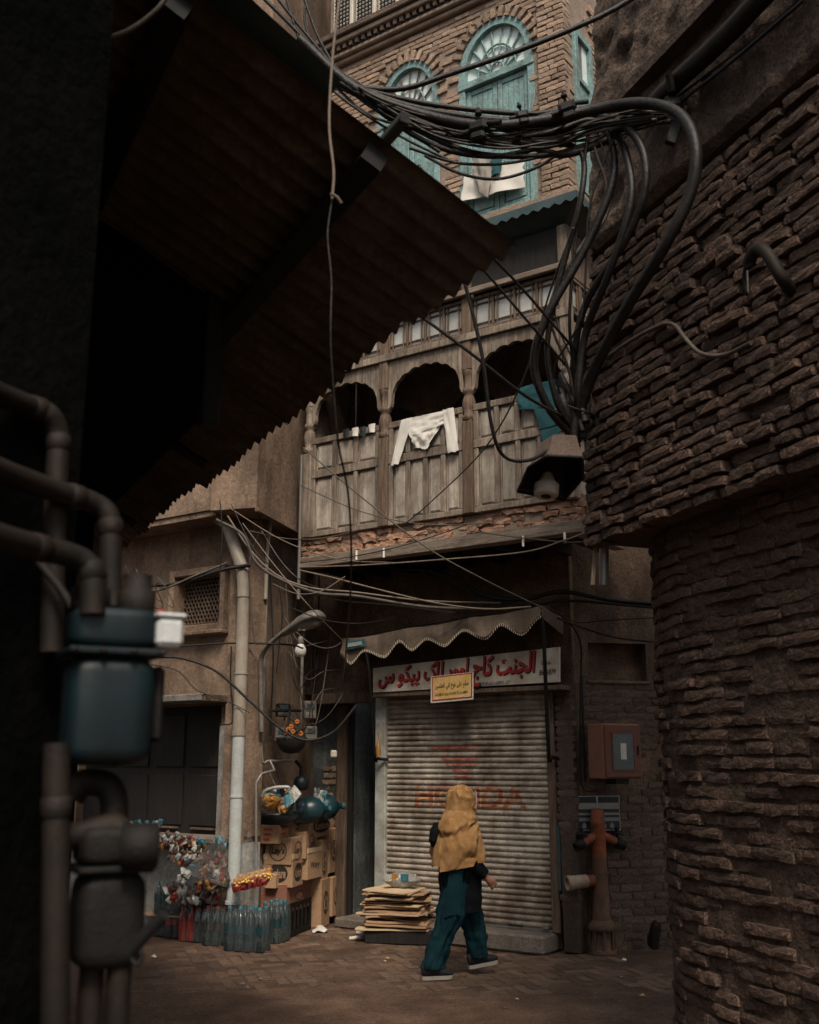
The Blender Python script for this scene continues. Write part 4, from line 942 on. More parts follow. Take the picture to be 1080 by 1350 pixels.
# ------------------------------------------------------------------ right bay: fire hydrant, box, notice, pipes
hp = gnd(795, 1257); hy = thing('fire_hydrant', hp, 'tall old red pillar hydrant with side outlets beside the shop', 'hydrant')
obj('base_flange', MB().lathe([(.132, 0), (.132, .035), (.112, .04), (.102, .16), (.11, .20), (.135, .205), (.135, .25), (.115, .27), (.092, .30)], hp, 24), 'hyd_rust', hy)
for k in range(8):
    g_ = k * math.pi / 4; obj('bolt', MB().lathe([(.014, .03), (.014, .22)], hp + Vector((.119 * math.cos(g_), .119 * math.sin(g_), 0)), 6), 'hyd_rust', hy)
obj('lower_barrel', MB().lathe([(.088, .30), (.092, .32), (.084, .335), (.074, .6), (.070, .86)], hp, 24), 'hyd_rust', hy)
obj('upper_barrel', MB().lathe([(.070, .86), (.068, 1.16), (.073, 1.17), (.073, 1.20), (.069, 1.21), (.068, 1.27), (.052, 1.305), (.02, 1.315), (0.0001, 1.316)], hp, 24), 'hyd_red', hy)
def arm(dx, dz, dy, z0, nm):
    d = Vector((dx, dy, dz)).normalized(); b = hp + Vector((0, 0, z0)); a = obj(nm, MB().tube([b + d * .05, b + d * .19], .042, 14), 'hyd_red', hy)
    obj('valve', MB().lathe([(.045, 0), (.055, .01), (.055, .05), (.046, .06), (.046, .10), (.034, .10), (.034, .03)], b + d * .19, 14, axis=d), 'iron', a)
    v = b + d * .21; mb = MB(); mb.tube([v, v + Vector((0, 0, .10))], .016, 8); mb.lathe([(.05, 0), (.055, .012), (.05, .024)], v + Vector((0, 0, .075)), 10); mb.tube([v + Vector((-.05, 0, .1)), v + Vector((.05, 0, .1))], .010, 6); mb.lathe([(.02, 0), (.02, .04)], v + Vector((0, 0, .1)), 8)
    obj('valve_wheel', mb, 'iron', a)
arm(-.85, -.42, -.4, 1.08, 'outlet'); arm(.85, -.38, .15, 1.08, 'outlet')
d = Vector((-.97, -.25, -.08)).normalized(); b = hp + Vector((0, 0, .66))
o_ = obj('lower_outlet', MB().tube([b + d * .06, b + d * .16], .055, 14), 'hyd_red', hy)
obj('coupling', MB().lathe([(.062, 0), (.062, .02), (.056, .025), (.066, .05), (.060, .06), (.066, .085), (.060, .095), (.068, .13), (.062, .14), (.07, .16), (.07, .20), (.055, .20), (.05, .05)], b + d * .14, 18, axis=d), 'hose', o_)
mb = MB(); c_ = gnd(822, 1243); mb.tube(smoothpts([c_ + Vector((-.15, 0, .14)), c_ + Vector((0, 0, .16)), c_ + Vector((.08, 0, .08)), c_ + Vector((.14, 0, .15)), c_ + Vector((.24, 0, .17))], 4), .055, 10); obj('side_pipe', mb, 'hyd_rust', hy)

bx0 = S(778, 1026, .30); bx1 = S(853, 953, .30); rx = thing('red_cabinet', SO + SD * bx0[0] + Z * bx0[1], 'rusty red metal cabinet with dark glass window on the wall', 'cabinet')
MX = Matrix.Translation(at(797, 1027, 10.35)) @ Matrix.Rotation(R(24), 4, 'Z'); cw, chh, cd = .425, .515, .26
obj('case', MB().box((0, 0, 0), (cw, cd, chh), MX, .008), 'box_orange', rx)
ML2 = MX
dr = obj('door', MB().box((.012, -.022, .012), (cw - .005, -.002, chh - .012), MX, .006), 'box_red', rx)
obj('window_frame', MB().strip([(.10, .09), (.33, .09), (.33, .42), (.10, .42), (.10, .09)], [(.085, .075), (.345, .075), (.345, .435), (.085, .435), (.085, .075)], (-.030, -.0225), MX), 'box_red', dr)
obj('glass', MB().box((.10, -.026, .09), (.33, -.0225, .42), MX), 'glass_dark', dr); obj('paper_note', MB().box((.18, -.029, .18), (.245, -.0265, .33), MX), 'paper', dr)
obj('handle', MB().box((.375, -.034, .22), (.390, -.0225, .31), MX, .003), 'iron', dr)
obj('bracket', MB().box((.15, .03, -.05), (.30, .2, -.002), MX), 'iron', rx)
n0, n1 = S(762, 1096, .03), S(817, 1049, .03); nbd = thing('notice_board', SO + SD * n0[0] + Z * n0[1], 'small faded notice board with dark rows behind the hydrant', 'notice')
obj('board', MB().box((n0[0], -.03, n0[1]), (n1[0], -.008, n1[1]), MS, .003), 'metal_grey', nbd)
wd_ = n1[0] - n0[0]; ht = n1[1] - n0[1]
for c_, (fa, fb_) in enumerate(((.03, .44), (.49, .97))):
    for (za, zb) in ((.80, .97), (.52, .62), (.38, .45), (.05, .28)):
        obj('dark_row', MB().box((n0[0] + wd_ * fa, -.0335, n0[1] + ht * za), (n0[0] + wd_ * fb_, -.0305, n0[1] + ht * zb), MS), 'ink_blue', nbd)
    obj('pale_row', MB().box((n0[0] + wd_ * (fa + .02), -.0333, n0[1] + ht * .66), (n0[0] + wd_ * (fb_ - .02), -.0305, n0[1] + ht * .74), MS), 'metal_grey', nbd)
    for k in range(2):
        mb = MB(); cx = n0[0] + wd_ * (fa + .12 + .18 * k); mb.prism([(cx - .018, n0[1] + ht * .08), (cx + .018, n0[1] + ht * .08), (cx + .022, n0[1] + ht * .16), (cx, n0[1] + ht * .25), (cx - .022, n0[1] + ht * .16)], (-.0355, -.034), MS); obj('picture', mb, 'metal_grey', nbd)
obj('divider', MB().box((n0[0] + wd_ * .455, -.036, n0[1]), (n0[0] + wd_ * .48, -.0305, n1[1]), MS), 'post_pale', nbd)
def vpipe(px0, y0, px1, y1, D0, r, m, label, collars=()):
    a, b_ = at(px0, y0, D0), at(px1, y1, D0); b_ = Vector((a.x, a.y, b_.z)); p = thing('conduit_pipe', b_, label, 'pipe')
    obj('tube', MB().tube([a, b_], r, 8), m, p)
    for t in collars: c_ = a.lerp(b_, t); obj('collar', MB().lathe([(r * 1.5, -.02), (r * 1.5, .02)], c_, 8), m, p)
    return p
vpipe(751, 850, 748, 1253, 10.72, .018, 'metal_grey', 'thin grey conduit pipe on the pillar right of the shutter', (.2, .45, .7))
vpipe(766, 870, 766, 1030, 10.66, .011, 'iron', 'short dark cable pipe beside the niche and red cabinet', (.15, .4, .8))
sp_ = gnd(862, 1257); mb = MB()
def shoe_mesh(mb_u, mb_s, o, xd, L=.26, Wd=.09, tilt=0.0):
    m_ = frame(o, xd) @ Matrix.Rotation(tilt, 4, 'Y')
    prof = [(0, .55, .08), (.08, .8, .1), (.25, .85, .105), (.42, .8, .085), (.6, .92, .065), (.8, .95, .05), (.93, .7, .04), (1, .25, .03)]
    n = 10; rings = []
    for t, wf, h in prof:
        rings.append([(t * L - .07, Wd * .5 * wf * math.cos(g_), .028 + (h if math.sin(g_) > 0 else .0) * max(0, math.sin(g_)) ** .7) for g_ in [2 * math.pi * q / n for q in range(n)]])
    vs = [p for r__ in rings for p in r__]; fs = [(i * n + j, i * n + (j + 1) % n, (i + 1) * n + (j + 1) % n, (i + 1) * n + j) for i in range(len(rings) - 1) for j in range(n)] + [tuple(range(n)), tuple(reversed(range((len(rings) - 1) * n, len(rings) * n)))]
    mb_u.add(vs, fs, True, m_)
    pts = [(t * L - .072, Wd * .54 * wf) for t, wf, h in prof]; poly = [(x, -y) for x, y in pts] + [(x, y) for x, y in reversed(pts)]; k = len(poly)
    vs = [(x, y, 0.0 + (.012 if x > L * .72 else 0)) for x, y in poly] + [(x, y, .03) for x, y in poly]
    mb_s.add(vs, [tuple(reversed(range(k))), tuple(range(k, 2 * k))] + [(i, (i + 1) % k, (i + 1) % k + k, i + k) for i in range(k)], False, m_)
mu, ms = MB(), MB(); shoe_mesh(mu, ms, Vector((0, 0, 0)), (1, 0, 0)); mxs = Matrix.Translation(sp_ + Vector((.02, -.02, .10))) @ Matrix.Rotation(R(-70), 4, 'Z') @ Matrix.Rotation(R(-75), 4, 'Y')
for q_ in (mu, ms): q_.v = [mxs @ v for v in q_.v]
so_ = thing('old_shoe', sp_, 'dark shoe lying sole out against the foot of the right wall', 'shoe'); obj('upper', mu, 'shoe', so_); obj('sole', ms, 'gas_pipe', so_)

# ------------------------------------------------------------------ left house: drainpipes, lamp, meters, basket
def pipe_thing(name, label, segs, cat='pipe'):
    p = thing(name, segs[-1][1][-1], label, cat)
    for nm, pts, r, m in segs: obj(nm, MB().tube(pts, r, 14), m, p)
    return p
dD = 10.98
ptop, pmid, pbot = at(322, 775, dD), at(312, 968, dD), at(306, 1192, dD)
for q_ in (pmid, pbot): q_.x, q_.y = ptop.x, ptop.y
k0 = at(300, 692, dD + .1)
pipe_thing('drainpipe', 'thick beige drainpipe with pale lower half down the plastered corner', [
    ('upper_length', [k0 + Vector((-.12, .1, .10)), k0, ptop + Z * .12], .066, 'pvc'), ('elbow', [ptop + Z * .14 + Vector((-.02, .0, .03)), ptop + Z * .04, ptop - Z * .1], .074, 'pvc'),
    ('middle_length', [ptop, pmid], .066, 'pvc'), ('joint_ring', [pmid + Z * .62, pmid + Z * .60], .073, 'pvc'), ('joint_ring', [pmid + Z * .04, pmid - Z * .015], .074, 'pvc'), ('joint_ring', [pmid - Z * .6, pmid - Z * .62], .071, 'pvc_pale'),
    ('joint_ring', [pbot + Z * .03, pbot], .078, 'pvc_pale'), ('lower_length', [pmid, pbot], .064, 'pvc_pale')])
p2a, p2b = at(330, 760, 11.25), at(324, 1085, 11.25); p2b.x, p2b.y = p2a.x, p2a.y
pipe_thing('side_drainpipe', 'thinner pale drainpipe just behind the thick beige one', [('tube', [p2a, p2b], .036, 'pvc_pale'), ('joint_ring', [p2b + Z * .4, p2b + Z * .36], .042, 'pvc')])
p3 = [at(366, 640 - 60, 11.2), at(363, 640, 11.2), at(353, 720, 11.25), at(350, 790, 11.25)]
pipe_thing('overhead_pipe', 'pale pipe descending the upper plaster wall left of the balcony', [('tube', smoothpts(p3, 5), .022, 'pvc')])
vpipe(398, 600, 398, 790, 11.5, .02, 'metal_grey', 'thin vertical pipe at the corner between plaster wall and balcony')
vpipe(399, 845, 399, 962, 11.75, .018, 'lamp_grey', 'pale thin pipe below the bulb on the plaster wall')
q3 = [at(352, 780, 11.3), at(352, 880, 11.3), at(351, 995, 11.3), at(356, 1003, 11.35), at(385, 1003, 11.5)]
for e in q3[:3]: e.x, e.y = q3[0].x, q3[0].y
pipe_thing('water_pipe', 'narrow water pipe with bend running down the plastered side wall', [('tube', smoothpts(q3, 4), .014, 'metal_grey'), ('branch', [at(356, 1003, 11.3), at(362, 1016, 11.25), at(345, 1020, 11.1), at(338, 1032, 11.05), at(338, 1150, 11.05)], .014, 'metal_grey')])
lp = thing('street_lamp', at(345, 962, 11.2), 'grey street lamp on a bent arm fixed to the plastered wall', 'street lamp')
arm_ = [at(345, 965, 11.2), at(344, 905, 11.2), at(344, 872, 11.18), at(350, 856, 11.12), at(362, 843, 11.05), at(372, 835, 11.0)]
obj('arm', MB().tube(smoothpts(arm_, 5), .026, 10), 'lamp_grey', lp)
def lamp_head(a, b, wd, hh, par, m1, m2):        # shell from a (neck) to b (nose), open lens below
    d = b - a; L = d.length; x = d.normalized(); y = Z.cross(x).normalized(); z = x.cross(y)
    mxx = Matrix((x, y, z)).transposed().to_4x4(); mxx.translation = a
    rings = [(0, .28, .4), (.1, .42, .5), (.35, .62, .75), (.6, .92, 1), (.8, 1, 1), (.93, .8, .8), (1, .35, .35)]; n = 16; vs = []
    for t, wf, hf in rings:
        for q in range(n):
            g_ = 2 * math.pi * q / n; s_ = math.sin(g_); vs.append((t * L, wd / 2 * wf * math.cos(g_), hh * hf * (s_ if s_ > 0 else s_ * .35)))
    fs = [(i * n + j, i * n + (j + 1) % n, (i + 1) * n + (j + 1) % n, (i + 1) * n + j) for i in range(len(rings) - 1) for j in range(n)] + [tuple(range(n)), tuple(range((len(rings) - 1) * n, len(rings) * n))]
    mb = MB(); mb.add(vs, fs, True, mxx); obj('housing', mb, m1, par)
    mb = MB(); mb.add([(L * (.70 + .24 * math.cos(q * math.pi / 8)), wd * .40 * math.sin(q * math.pi / 8), -hh * .40) for q in range(16)], [tuple(range(16))], False, mxx)
    mb.add([(L * (.70 + .24 * math.cos(q * math.pi / 8)), wd * .40 * math.sin(q * math.pi / 8), -hh * .20) for q in range(16)] + [(L * (.70 + .15 * math.cos(q * math.pi / 8)), wd * .25 * math.sin(q * math.pi / 8), -hh * .62) for q in range(16)], [(q, (q + 1) % 16, (q + 1) % 16 + 16, q + 16) for q in range(16)] + [tuple(range(16, 32))], True, mxx); obj('lens', mb, m2, par)
lamp_head(at(371, 838, 11.0), at(424, 812, 10.55), .25, .10, lp, 'lamp_grey', 'lens')
bl = at(396, 862, 11.2); bu = thing('light_bulb', bl, 'white light bulb hanging below the left street lamp', 'bulb')
obj('globe', MB().lathe([(.0001, -.03), (.04, -.028), (.055, -.01), (.062, .02), (.06, .05), (.045, .08), (.03, .10)], bl, 16), 'bulb', bu); obj('socket', MB().lathe([(.028, .10), (.03, .11), (.03, .17), (.02, .18)], bl, 12), 'lamp_grey', bu)
def mbox(px, py, D, w_, h_, d_, m, label, name='meter_box', cat='meter', dial=True):
    o = at(px, py, D); mxm = Matrix.Translation(o) @ ML.to_3x3().to_4x4() @ Matrix.Rotation(R(-55), 4, 'Z')
    t = thing(name, o, label, cat); obj('case', MB().box((-w_ / 2, -d_, 0), (w_ / 2, d_, h_), mxm, .012), m, t)
    if dial:
        obj('window', MB().box((-w_ * .32, -d_ - .006, h_ * .5), (w_ * .32, -d_ + .002, h_ * .85), mxm, .004), 'glass_dark', t); obj('terminal_cover', MB().box((-w_ * .45, -d_ - .012, .005), (w_ * .45, -d_ + .002, h_ * .3), mxm, .006), 'metal_grey', t)
    return t
mbox(373, 945, 11.6, .15, .14, .05, 'iron', 'small dark electricity meter on top of the black bracket')
mbox(371, 978, 11.6, .16, .15, .05, 'metal_grey', 'electricity meter half hidden behind the flower basket')
mbox(408, 948, 12.2, .14, .20, .05, 'lamp_grey', 'upper grey electricity meter right of the thin pipe')
mbox(409, 978, 12.2, .14, .17, .05, 'lamp_grey', 'lower grey electricity meter right of the thin pipe')
mbox(440, 999, 11.9, .07, .08, .02, 'cream', 'small white switch box on the wooden door post', 'switch_box', 'switch', False)
fr_ = thing('meter_bracket', at(355, 970, 11.4), 'black angle iron bracket carrying the electricity meters', 'bracket')
obj('arm', MB().tube([at(356, 937, 11.4), at(397, 937, 11.6)], .018, 4), 'iron', fr_); obj('arm', MB().tube([at(357, 937, 11.4), at(357, 970, 11.4)], .018, 4), 'iron', fr_)
kb = at(384, 994, 11.15); bk = thing('hanging_basket', kb, 'dark hanging bowl planter with orange flowers on the plastered wall', 'planter')
obj('bowl', MB().lathe([(.0001, 0), (.07, .01), (.12, .05), (.15, .11), (.16, .15), (.165, .165), (.15, .16), (.10, .12)], kb, 18), 'wood_dark', bk)
for k in range(3): g_ = k * 2.1; obj('chain', MB().tube([kb + Vector((.15 * math.cos(g_), .15 * math.sin(g_), .16)), kb + Vector((0, 0, .5))], .004, 4), 'iron', bk)
mb = MB()
for k in range(60):
    g_ = rng.uniform(0, 6.28); r0 = rng.uniform(.02, .15); b_ = kb + Vector((r0 * math.cos(g_), r0 * math.sin(g_), .15 + rng.uniform(0, .09))); t = Vector((math.cos(g_), math.sin(g_), rng.uniform(-.2, .9))).normalized() * rng.uniform(.03, .06); s_ = t.cross(Z).normalized() * .014
    mb.add([b_, b_ + t * .5 + s_, b_ + t, b_ + t * .5 - s_], [(0, 1, 2, 3)])
obj('foliage', mb, 'leaf', bk)
for k, (dx, dz) in enumerate(((-.03, .24), (.0, .27), (-.05, .21), (.06, .32), (.10, .20), (.02, .22))):
    c_ = kb + Vector((dx, -.06, dz)); mb = MB()
    for q in range(7): g_ = q * .9; mb.lathe([(.0001, -.008), (.014, 0), (.0001, .012)], c_ + Vector((.016 * math.cos(g_), -.01, .016 * math.sin(g_))), 6)
    obj('flower', mb, 'flower', bk)
wm = thing('water_meter', at(397, 1042, 11.4), 'teal water meter under a bent pipe on the plastered wall', 'meter')
obj('body', MB().lathe([(.05, 0), (.075, .02), (.08, .08), (.07, .12), (.04, .14)], at(397, 1042, 11.4), 14), 'meter_teal', wm); obj('inlet', MB().tube([at(397, 1027, 11.4), at(397, 1012, 11.4), at(390, 1003, 11.42)], .018, 8), 'iron', wm)
vc = at(430, 1028, 11.6)

# ------------------------------------------------------------------ right corner: lamp under the cables
def RW(px, py, d=0.0):                    # on the right building's upper wall plane, d metres proud of it
    r = ray(px, py); o_ = Vector((0, 0, EYE)); k = ((CR + NA * d - o_).dot(NA)) / r.dot(NA)
    for _ in range(4): k = ((CR + NA * (d - BAT * max(0, (o_ + r * k).z - 3.1)) - o_).dot(NA)) / r.dot(NA)
    return o_ + r * k
sl2 = thing('street_lamp', at(757, 590, 6.0), 'dark wide street lamp hanging below the cable knot at the brick corner', 'street lamp')
rim = [at(683, 648, 5.98), at(697, 616, 5.68), at(722, 601, 5.55), at(768, 603, 5.58), at(769, 630, 5.85), at(744, 659, 6.1)]
cen = sum(rim, Vector()) / 6; up_ = Vector((.03, .02, .17)); topp = [cen + (p - cen) * .66 + up_ for p in rim]
mb = MB(); inner = [cen + (p - cen) * .94 + up_ * .08 for p in rim]
mb.add(rim + topp, [(i, (i + 1) % 6, (i + 1) % 6 + 6, i + 6) for i in range(6)] + [tuple(range(6, 12))]); obj('shade', mb, 'wall_brick', sl2)
mb = MB(); it_ = [cen + (p - cen) * .58 + up_ * .85 for p in rim]; mb.add(inner + it_, [(i, i + 6, (i + 1) % 6 + 6, (i + 1) % 6) for i in range(6)] + [tuple(range(6, 12))]); obj('reflector', mb, 'black', sl2)
mb = MB()
for k in range(6): mb.tube([rim[k], rim[(k + 1) % 6]], .009, 6)
obj('rim_bead', mb, 'iron', sl2)
bc = at(720, 654, 5.86); ax = (topp[0] - rim[0]).normalized(); obj('bulb', MB().lathe([(.0001, 0), (.060, .0), (.068, .006), (.072, .02), (.072, .07), (.05, .085), (.03, .14)], bc, 18, axis=Vector((.1, .15, .9))), 'cream', sl2)
obj('bulb_mark', MB().lathe([(.0001, -.004), (.03, -.004), (.03, -.002)], bc, 9, axis=Vector((.1, .15, .9))), 'iron', sl2)
obj('arm', MB().tube([cen + up_ * .8 + Vector((.06, .05, 0)), at(757, 585, 6.05), at(775, 560, 6.15), at(790, 545, 6.25)], .028, 10), 'iron', sl2)
cp = thing('hanging_pipe', at(795, 772, 6.25), 'short grey pipe with wires hanging below the brick overhang', 'pipe')
obj('tube', MB().tube([at(797, 668, 6.28), at(796, 772, 6.28)], .03, 10), 'metal_grey', cp)
for dx in (-.028, -.04): obj('wire', MB().tube([at(790, 660, 6.2) + Vector((dx, 0, 0)), at(791, 720, 6.2) + Vector((dx + .01, 0, 0)), at(789, 771, 6.2) + Vector((dx, 0, 0))], .008, 6), 'cable_pale', cp)
hk = thing('wall_bracket', RW(1035, 372), 'hooked dark pipe bracket sticking out of the right brick wall', 'bracket')
obj('hook', MB().tube(smoothpts([RW(1045, 385, .0), RW(1030, 365, .10), RW(1012, 335, .14), RW(998, 328, .14), RW(988, 345, .13), RW(990, 352, .12)], 5), [.03] * 26, 10), 'gas_pipe', hk)
obj('loose_wire', MB().tube(smoothpts([RW(995, 335, .12), RW(983, 352, .10), RW(981, 372, .08), RW(986, 388, .05), RW(985, 350, .03)], 5), .008, 6), 'cable', hk)
ist = thing('cable_bracket', RW(882, 140, .05), 'iron bracket with insulators holding the cable bundle at the brick wall', 'bracket')
obj('plate', MB().box((-.03, -.02, -.15), (.03, .02, .10), Matrix.Translation(RW(893, 160, .06)) @ Matrix.Rotation(R(20), 4, 'Y'), .005), 'black', ist); obj('clamp', MB().box((-.05, -.05, -.03), (.05, .05, .04), Matrix.Translation(RW(886, 140, .12)), .015), 'black', ist); obj('spike', MB().tube([RW(886, 120, .16), RW(882, 98, .2)], .022, 8), 'iron', ist)

# ------------------------------------------------------------------ cables
def cab(pts, r, label, m='cable', D=5.4, cat='cable', name='cable', n=6, group=None):
    P = []
    for p in pts: P.append(p if isinstance(p, Vector) else at(p[0], p[1], p[2] if len(p) > 2 else D))
    mb = MB(); mb.tube(smoothpts(P, 6), r, n); return obj(name, mb, m, None, label, cat, group)
cab([(395, 52), (470, 118), (560, 152), (640, 166, 5.3), (720, 158, 5.3), (790, 143, 5.25), (848, 136, 5.1), (895, 150, 4.95), (917, 192, 4.85), (910, 255, 4.9), (874, 328, 5.05), (824, 410, 5.4), (783, 490, 5.75), (758, 562, 5.95)], .032, 'thickest black cable arching over the bracket down to the lamp', n=10)
cab([(430, 98), (520, 135), (600, 152), (690, 160), (735, 150), (790, 152), (838, 180, 5.2), (852, 238, 5.15), (828, 312, 5.3), (775, 395, 5.6), (757, 470, 5.8), (756, 560, 5.95)], .022, 'black cable of the inner loop beside the thickest one', n=8)
cab([(420, 92), (520, 150), (610, 176), (690, 190), (740, 204), (790, 190), (812, 178), (826, 205, 5.3), (832, 264, 5.25), (806, 352, 5.4), (772, 440, 5.7), (762, 520, 5.8), (764, 575, 5.95)], .022, 'black cable dipping below the bundle then falling to the knot', n=8)
cab([(470, 122), (560, 172), (640, 184), (720, 176), (780, 160), (806, 190), (806, 245), (770, 330, 5.5), (722, 415, 5.6), (704, 478, 5.7), (722, 535, 5.8), (757, 578, 5.95)], .024, 'black cable bowing furthest left before it reaches the lamp', n=8)
cab([(455, 112), (560, 186), (650, 206), (735, 190), (768, 205), (766, 262), (748, 330, 5.5), (728, 410, 5.6), (722, 470, 5.7), (736, 535, 5.8), (760, 572, 5.95)], .017, 'thinner black cable inside the leftmost bow', n=8)
cab([(430, 104), (520, 128), (600, 142), (700, 150), (760, 140)], .016, 'upper straight cable of the bundle')
cab([(440, 106), (540, 166), (620, 200), (700, 206), (760, 196), (800, 178), (880, 152, 5.2)], .016, 'lower cable of the bundle ending at the wall bracket')
cab([(500, 138), (580, 176), (660, 188), (740, 184), (800, 168), (885, 160, 5.2)], .014, 'middle cable of the bundle ending at the wall bracket')
cab([(560, 205), (605, 228), (655, 236), (705, 222), (740, 200)], .009, 'slack thin cable sagging under the bundle in front of the laundry')
cab([(540, 195), (600, 214), (660, 216), (720, 205), (770, 190)], .009, 'thin cable just above the slack one under the bundle')
cab([(425, 108), (520, 118), (600, 95), (700, 60), (790, 22), (850, -12)], .017, 'cable slanting up to the right across the turquoise windows')
cab([(330, -20), (395, 45), (450, 108), (520, 160), (580, 200)], .012, 'dark cable running along the upper edge of the tarpaulin')
cab([(352, -20), (400, 40), (455, 100), (540, 152)], .010, 'second dark cable beside the tarpaulin edge')
cab([(372, -20), (402, 70), (440, 120), (520, 175), (600, 215)], .008, 'thin wire crossing behind the tarpaulin edge cables')
cab([(395, -20), (425, 60), (470, 118), (560, 160)], .010, 'wire dropping from the top against the pale grey wall')
cab([(408, -20), (402, 30), (425, 75), (470, 110)], .007, 'short curled wire against the pale grey wall')
cab([(-30, 28), (30, 44), (100, 54), (160, 44), (205, 14), (228, -18)], .0075, 'single cable loop in the top left corner', D=2.6, m='cable_grey')
cab([(452, -30, 3.0), (440, 60, 3.0), (434, 160, 3.0), (440, 225, 3.0), (438, 262, 3.0)], .0048, 'pale brown wire hanging from the cables over the tin roof', 'cable_pale')
cab([(438, 262, 3.0), (432, 310, 3.0), (437, 370, 3.0), (436, 450, 3.0), (442, 540, 3.05), (447, 590, 3.1), (460, 660, 3.3), (463, 760, 3.8), (457, 850, 5.0), (452, 900, 9.0)], .0035, 'long dark wire dangling in front of tin roof and balcony', 'cable')
cab([(450, 268, 3.0), (444, 260, 2.99), (436, 255, 2.98)], .0055, 'small hook of wire on the hanging brown wire', 'cable_pale')
cab([(552, 218, 5.0), (585, 285, 5.0), (612, 370, 5.1), (636, 470, 5.2), (648, 560, 5.3), (665, 602, 5.4), (700, 606, 5.5), (735, 585, 5.7), (756, 575, 5.9)], .010, 'dark cable looping low beneath the balcony panel to the lamp')
cab([(455, 335, 5.2), (540, 405, 5.3), (620, 465, 5.4), (690, 520, 5.6), (740, 548, 5.8)], .009, 'straight dark cable crossing the middle balcony arch')
cab([(590, 300, 5.2), (650, 370, 5.4), (710, 440, 5.6), (762, 500, 5.9)], .008, 'dark cable crossing the right lattice to the knot')
cab([(650, 340, 5.2), (690, 382, 5.4), (740, 440, 5.6), (775, 480, 5.9)], .008, 'second dark cable crossing the right lattice')
cab([(756, 300, 5.4), (725, 385, 5.8), (690, 500, 6.5), (640, 590, 7.5), (570, 660, 8.5), (535, 690, 9.2)], .006, 'thin wire falling from the cables to the left balcony bricks', 'cable_grey')
cab([(400, 590, 9.6), (470, 650, 9.4), (560, 720, 9.2), (640, 765, 9.3), (712, 800, 9.7)], .007, 'thin wire slanting down across the left balcony panels', 'cable_grey')
# under the balcony
def wcab(pts, r, label, m='cable_grey', w=-1.0): return cab([FP(p[0], p[1], p[2] if len(p) > 2 else w) for p in pts], r, label, m)
wcab([(396, 748), (480, 745), (580, 738), (690, 728), (745, 712), (784, 698)], .008, 'pale wire strung tight under the balcony beam', 'cable_pale')
wcab([(396, 752), (440, 762), (510, 780), (575, 795), (640, 803), (700, 800)], .009, 'pale wire sagging from the balcony corner to the awning', 'cable_pale')
wcab([(520, 750, -.4), (580, 755, -.4), (640, 785, -.3), (690, 790, -.25), (740, 780, -.2), (800, 790, -.1), (900, 800, .1)], .022, 'thick dark cable hung in the shade under the balcony', 'cable')
wcab([(540, 745, -.4), (620, 782, -.3), (690, 798, -.25), (750, 792, -.2), (850, 800, -.0), (920, 806, .1)], .014, 'second cable in the shade under the balcony', 'cable')
wcab([(395, 775, -.6), (440, 790, -.5), (520, 798, -.4), (600, 808, -.3)], .010, 'pale wire on the wall above the awning', 'cable_pale')
wcab([(620, 700), (680, 708), (750, 715), (784, 712)], .006, 'short thin wire under the right end of the balcony beam', 'cable_grey')
for k, x in enumerate((470, 506, 690, 745)):
    c_ = FP(x, 738 - (x - 470) * .08, -.98); mb = MB(); mb.tube([c_ + Z * .10, c_], .012, 6); obj('insulator', mb, 'bulb', None, ('leftmost', 'second', 'third', 'rightmost')[k] + ' small white insulator hanging under the balcony beam', 'insulator', 'insulators under the balcony')
# plastered wall
cab([(285, 685), (320, 705), (338, 742), (372, 765), (420, 782), (470, 786), (560, 800), (650, 803)], .017, 'thick pale cable sweeping from the drainpipe towards the awning', 'cable_grey', 10.7)
cab([(300, 680), (330, 725), (365, 758), (410, 775), (470, 781), (560, 792), (660, 795)], .010, 'pale cable running just above the thick sweeping one', 'cable_pale', 10.7)
cab([(160, 775), (200, 772), (240, 768), (290, 752), (330, 745)], .020, 'ragged dark cable bundle crossing the grille window', 'cable', 10.9)
cab([(160, 782), (210, 778), (260, 758), (300, 742)], .012, 'brown cable twisted with the bundle across the window', 'cable_grey', 10.88)
cab([(205, 866), (240, 868), (285, 885), (330, 925), (372, 962), (405, 976), (440, 965), (470, 930)], .013, 'bold black cable swooping from the gas meter to the doorway', 'cable', 10.4)
cab([(200, 876), (235, 885), (260, 910), (300, 925), (330, 940)], .005, 'thin wire below the bold black cable on the plaster', 'cable', 10.9)
cab([(163, 858), (240, 852), (305, 848), (380, 850), (400, 855)], .010, 'dark cable stretched level behind the drainpipe', 'cable', 11.05)
cab([(305, 852), (304, 900), (307, 950), (290, 955)], .008, 'dark wire going down the plaster to the door slab', 'cable', 11.05)
cab([(330, 668), (345, 690), (330, 735), (330, 790), (336, 850)], .007, 'brown wire looping from the tin roof past the drainpipe', 'cable_grey', 10.9)
cab([(290, 660), (293, 700), (290, 760), (288, 815)], .006, 'thin dark wire hanging in front of the grille window', 'cable', 10.6)
for k in range(9):
    x = 338 + k * 10 + rng.uniform(-3, 3); D_ = 11.25 + (x - 338) * .012; y0 = rng.uniform(740, 790); y1 = rng.uniform(860, 960)
    cab([(x + rng.uniform(-6, 6), y0, D_), (x + rng.uniform(-4, 4), (y0 * 2 + y1) / 3, D_), (x + rng.uniform(-5, 5), (y0 + 2 * y1) / 3, D_), (x + rng.uniform(-10, 10), y1, D_)], rng.uniform(.004, .010), ['first', 'second', 'third', 'fourth', 'fifth', 'sixth', 'seventh', 'eighth', 'ninth'][k] + ' loose wire from the left hanging down the plastered side wall', rng.choice(['cable', 'cable', 'cable_grey']), group='loose wires on the plaster wall')
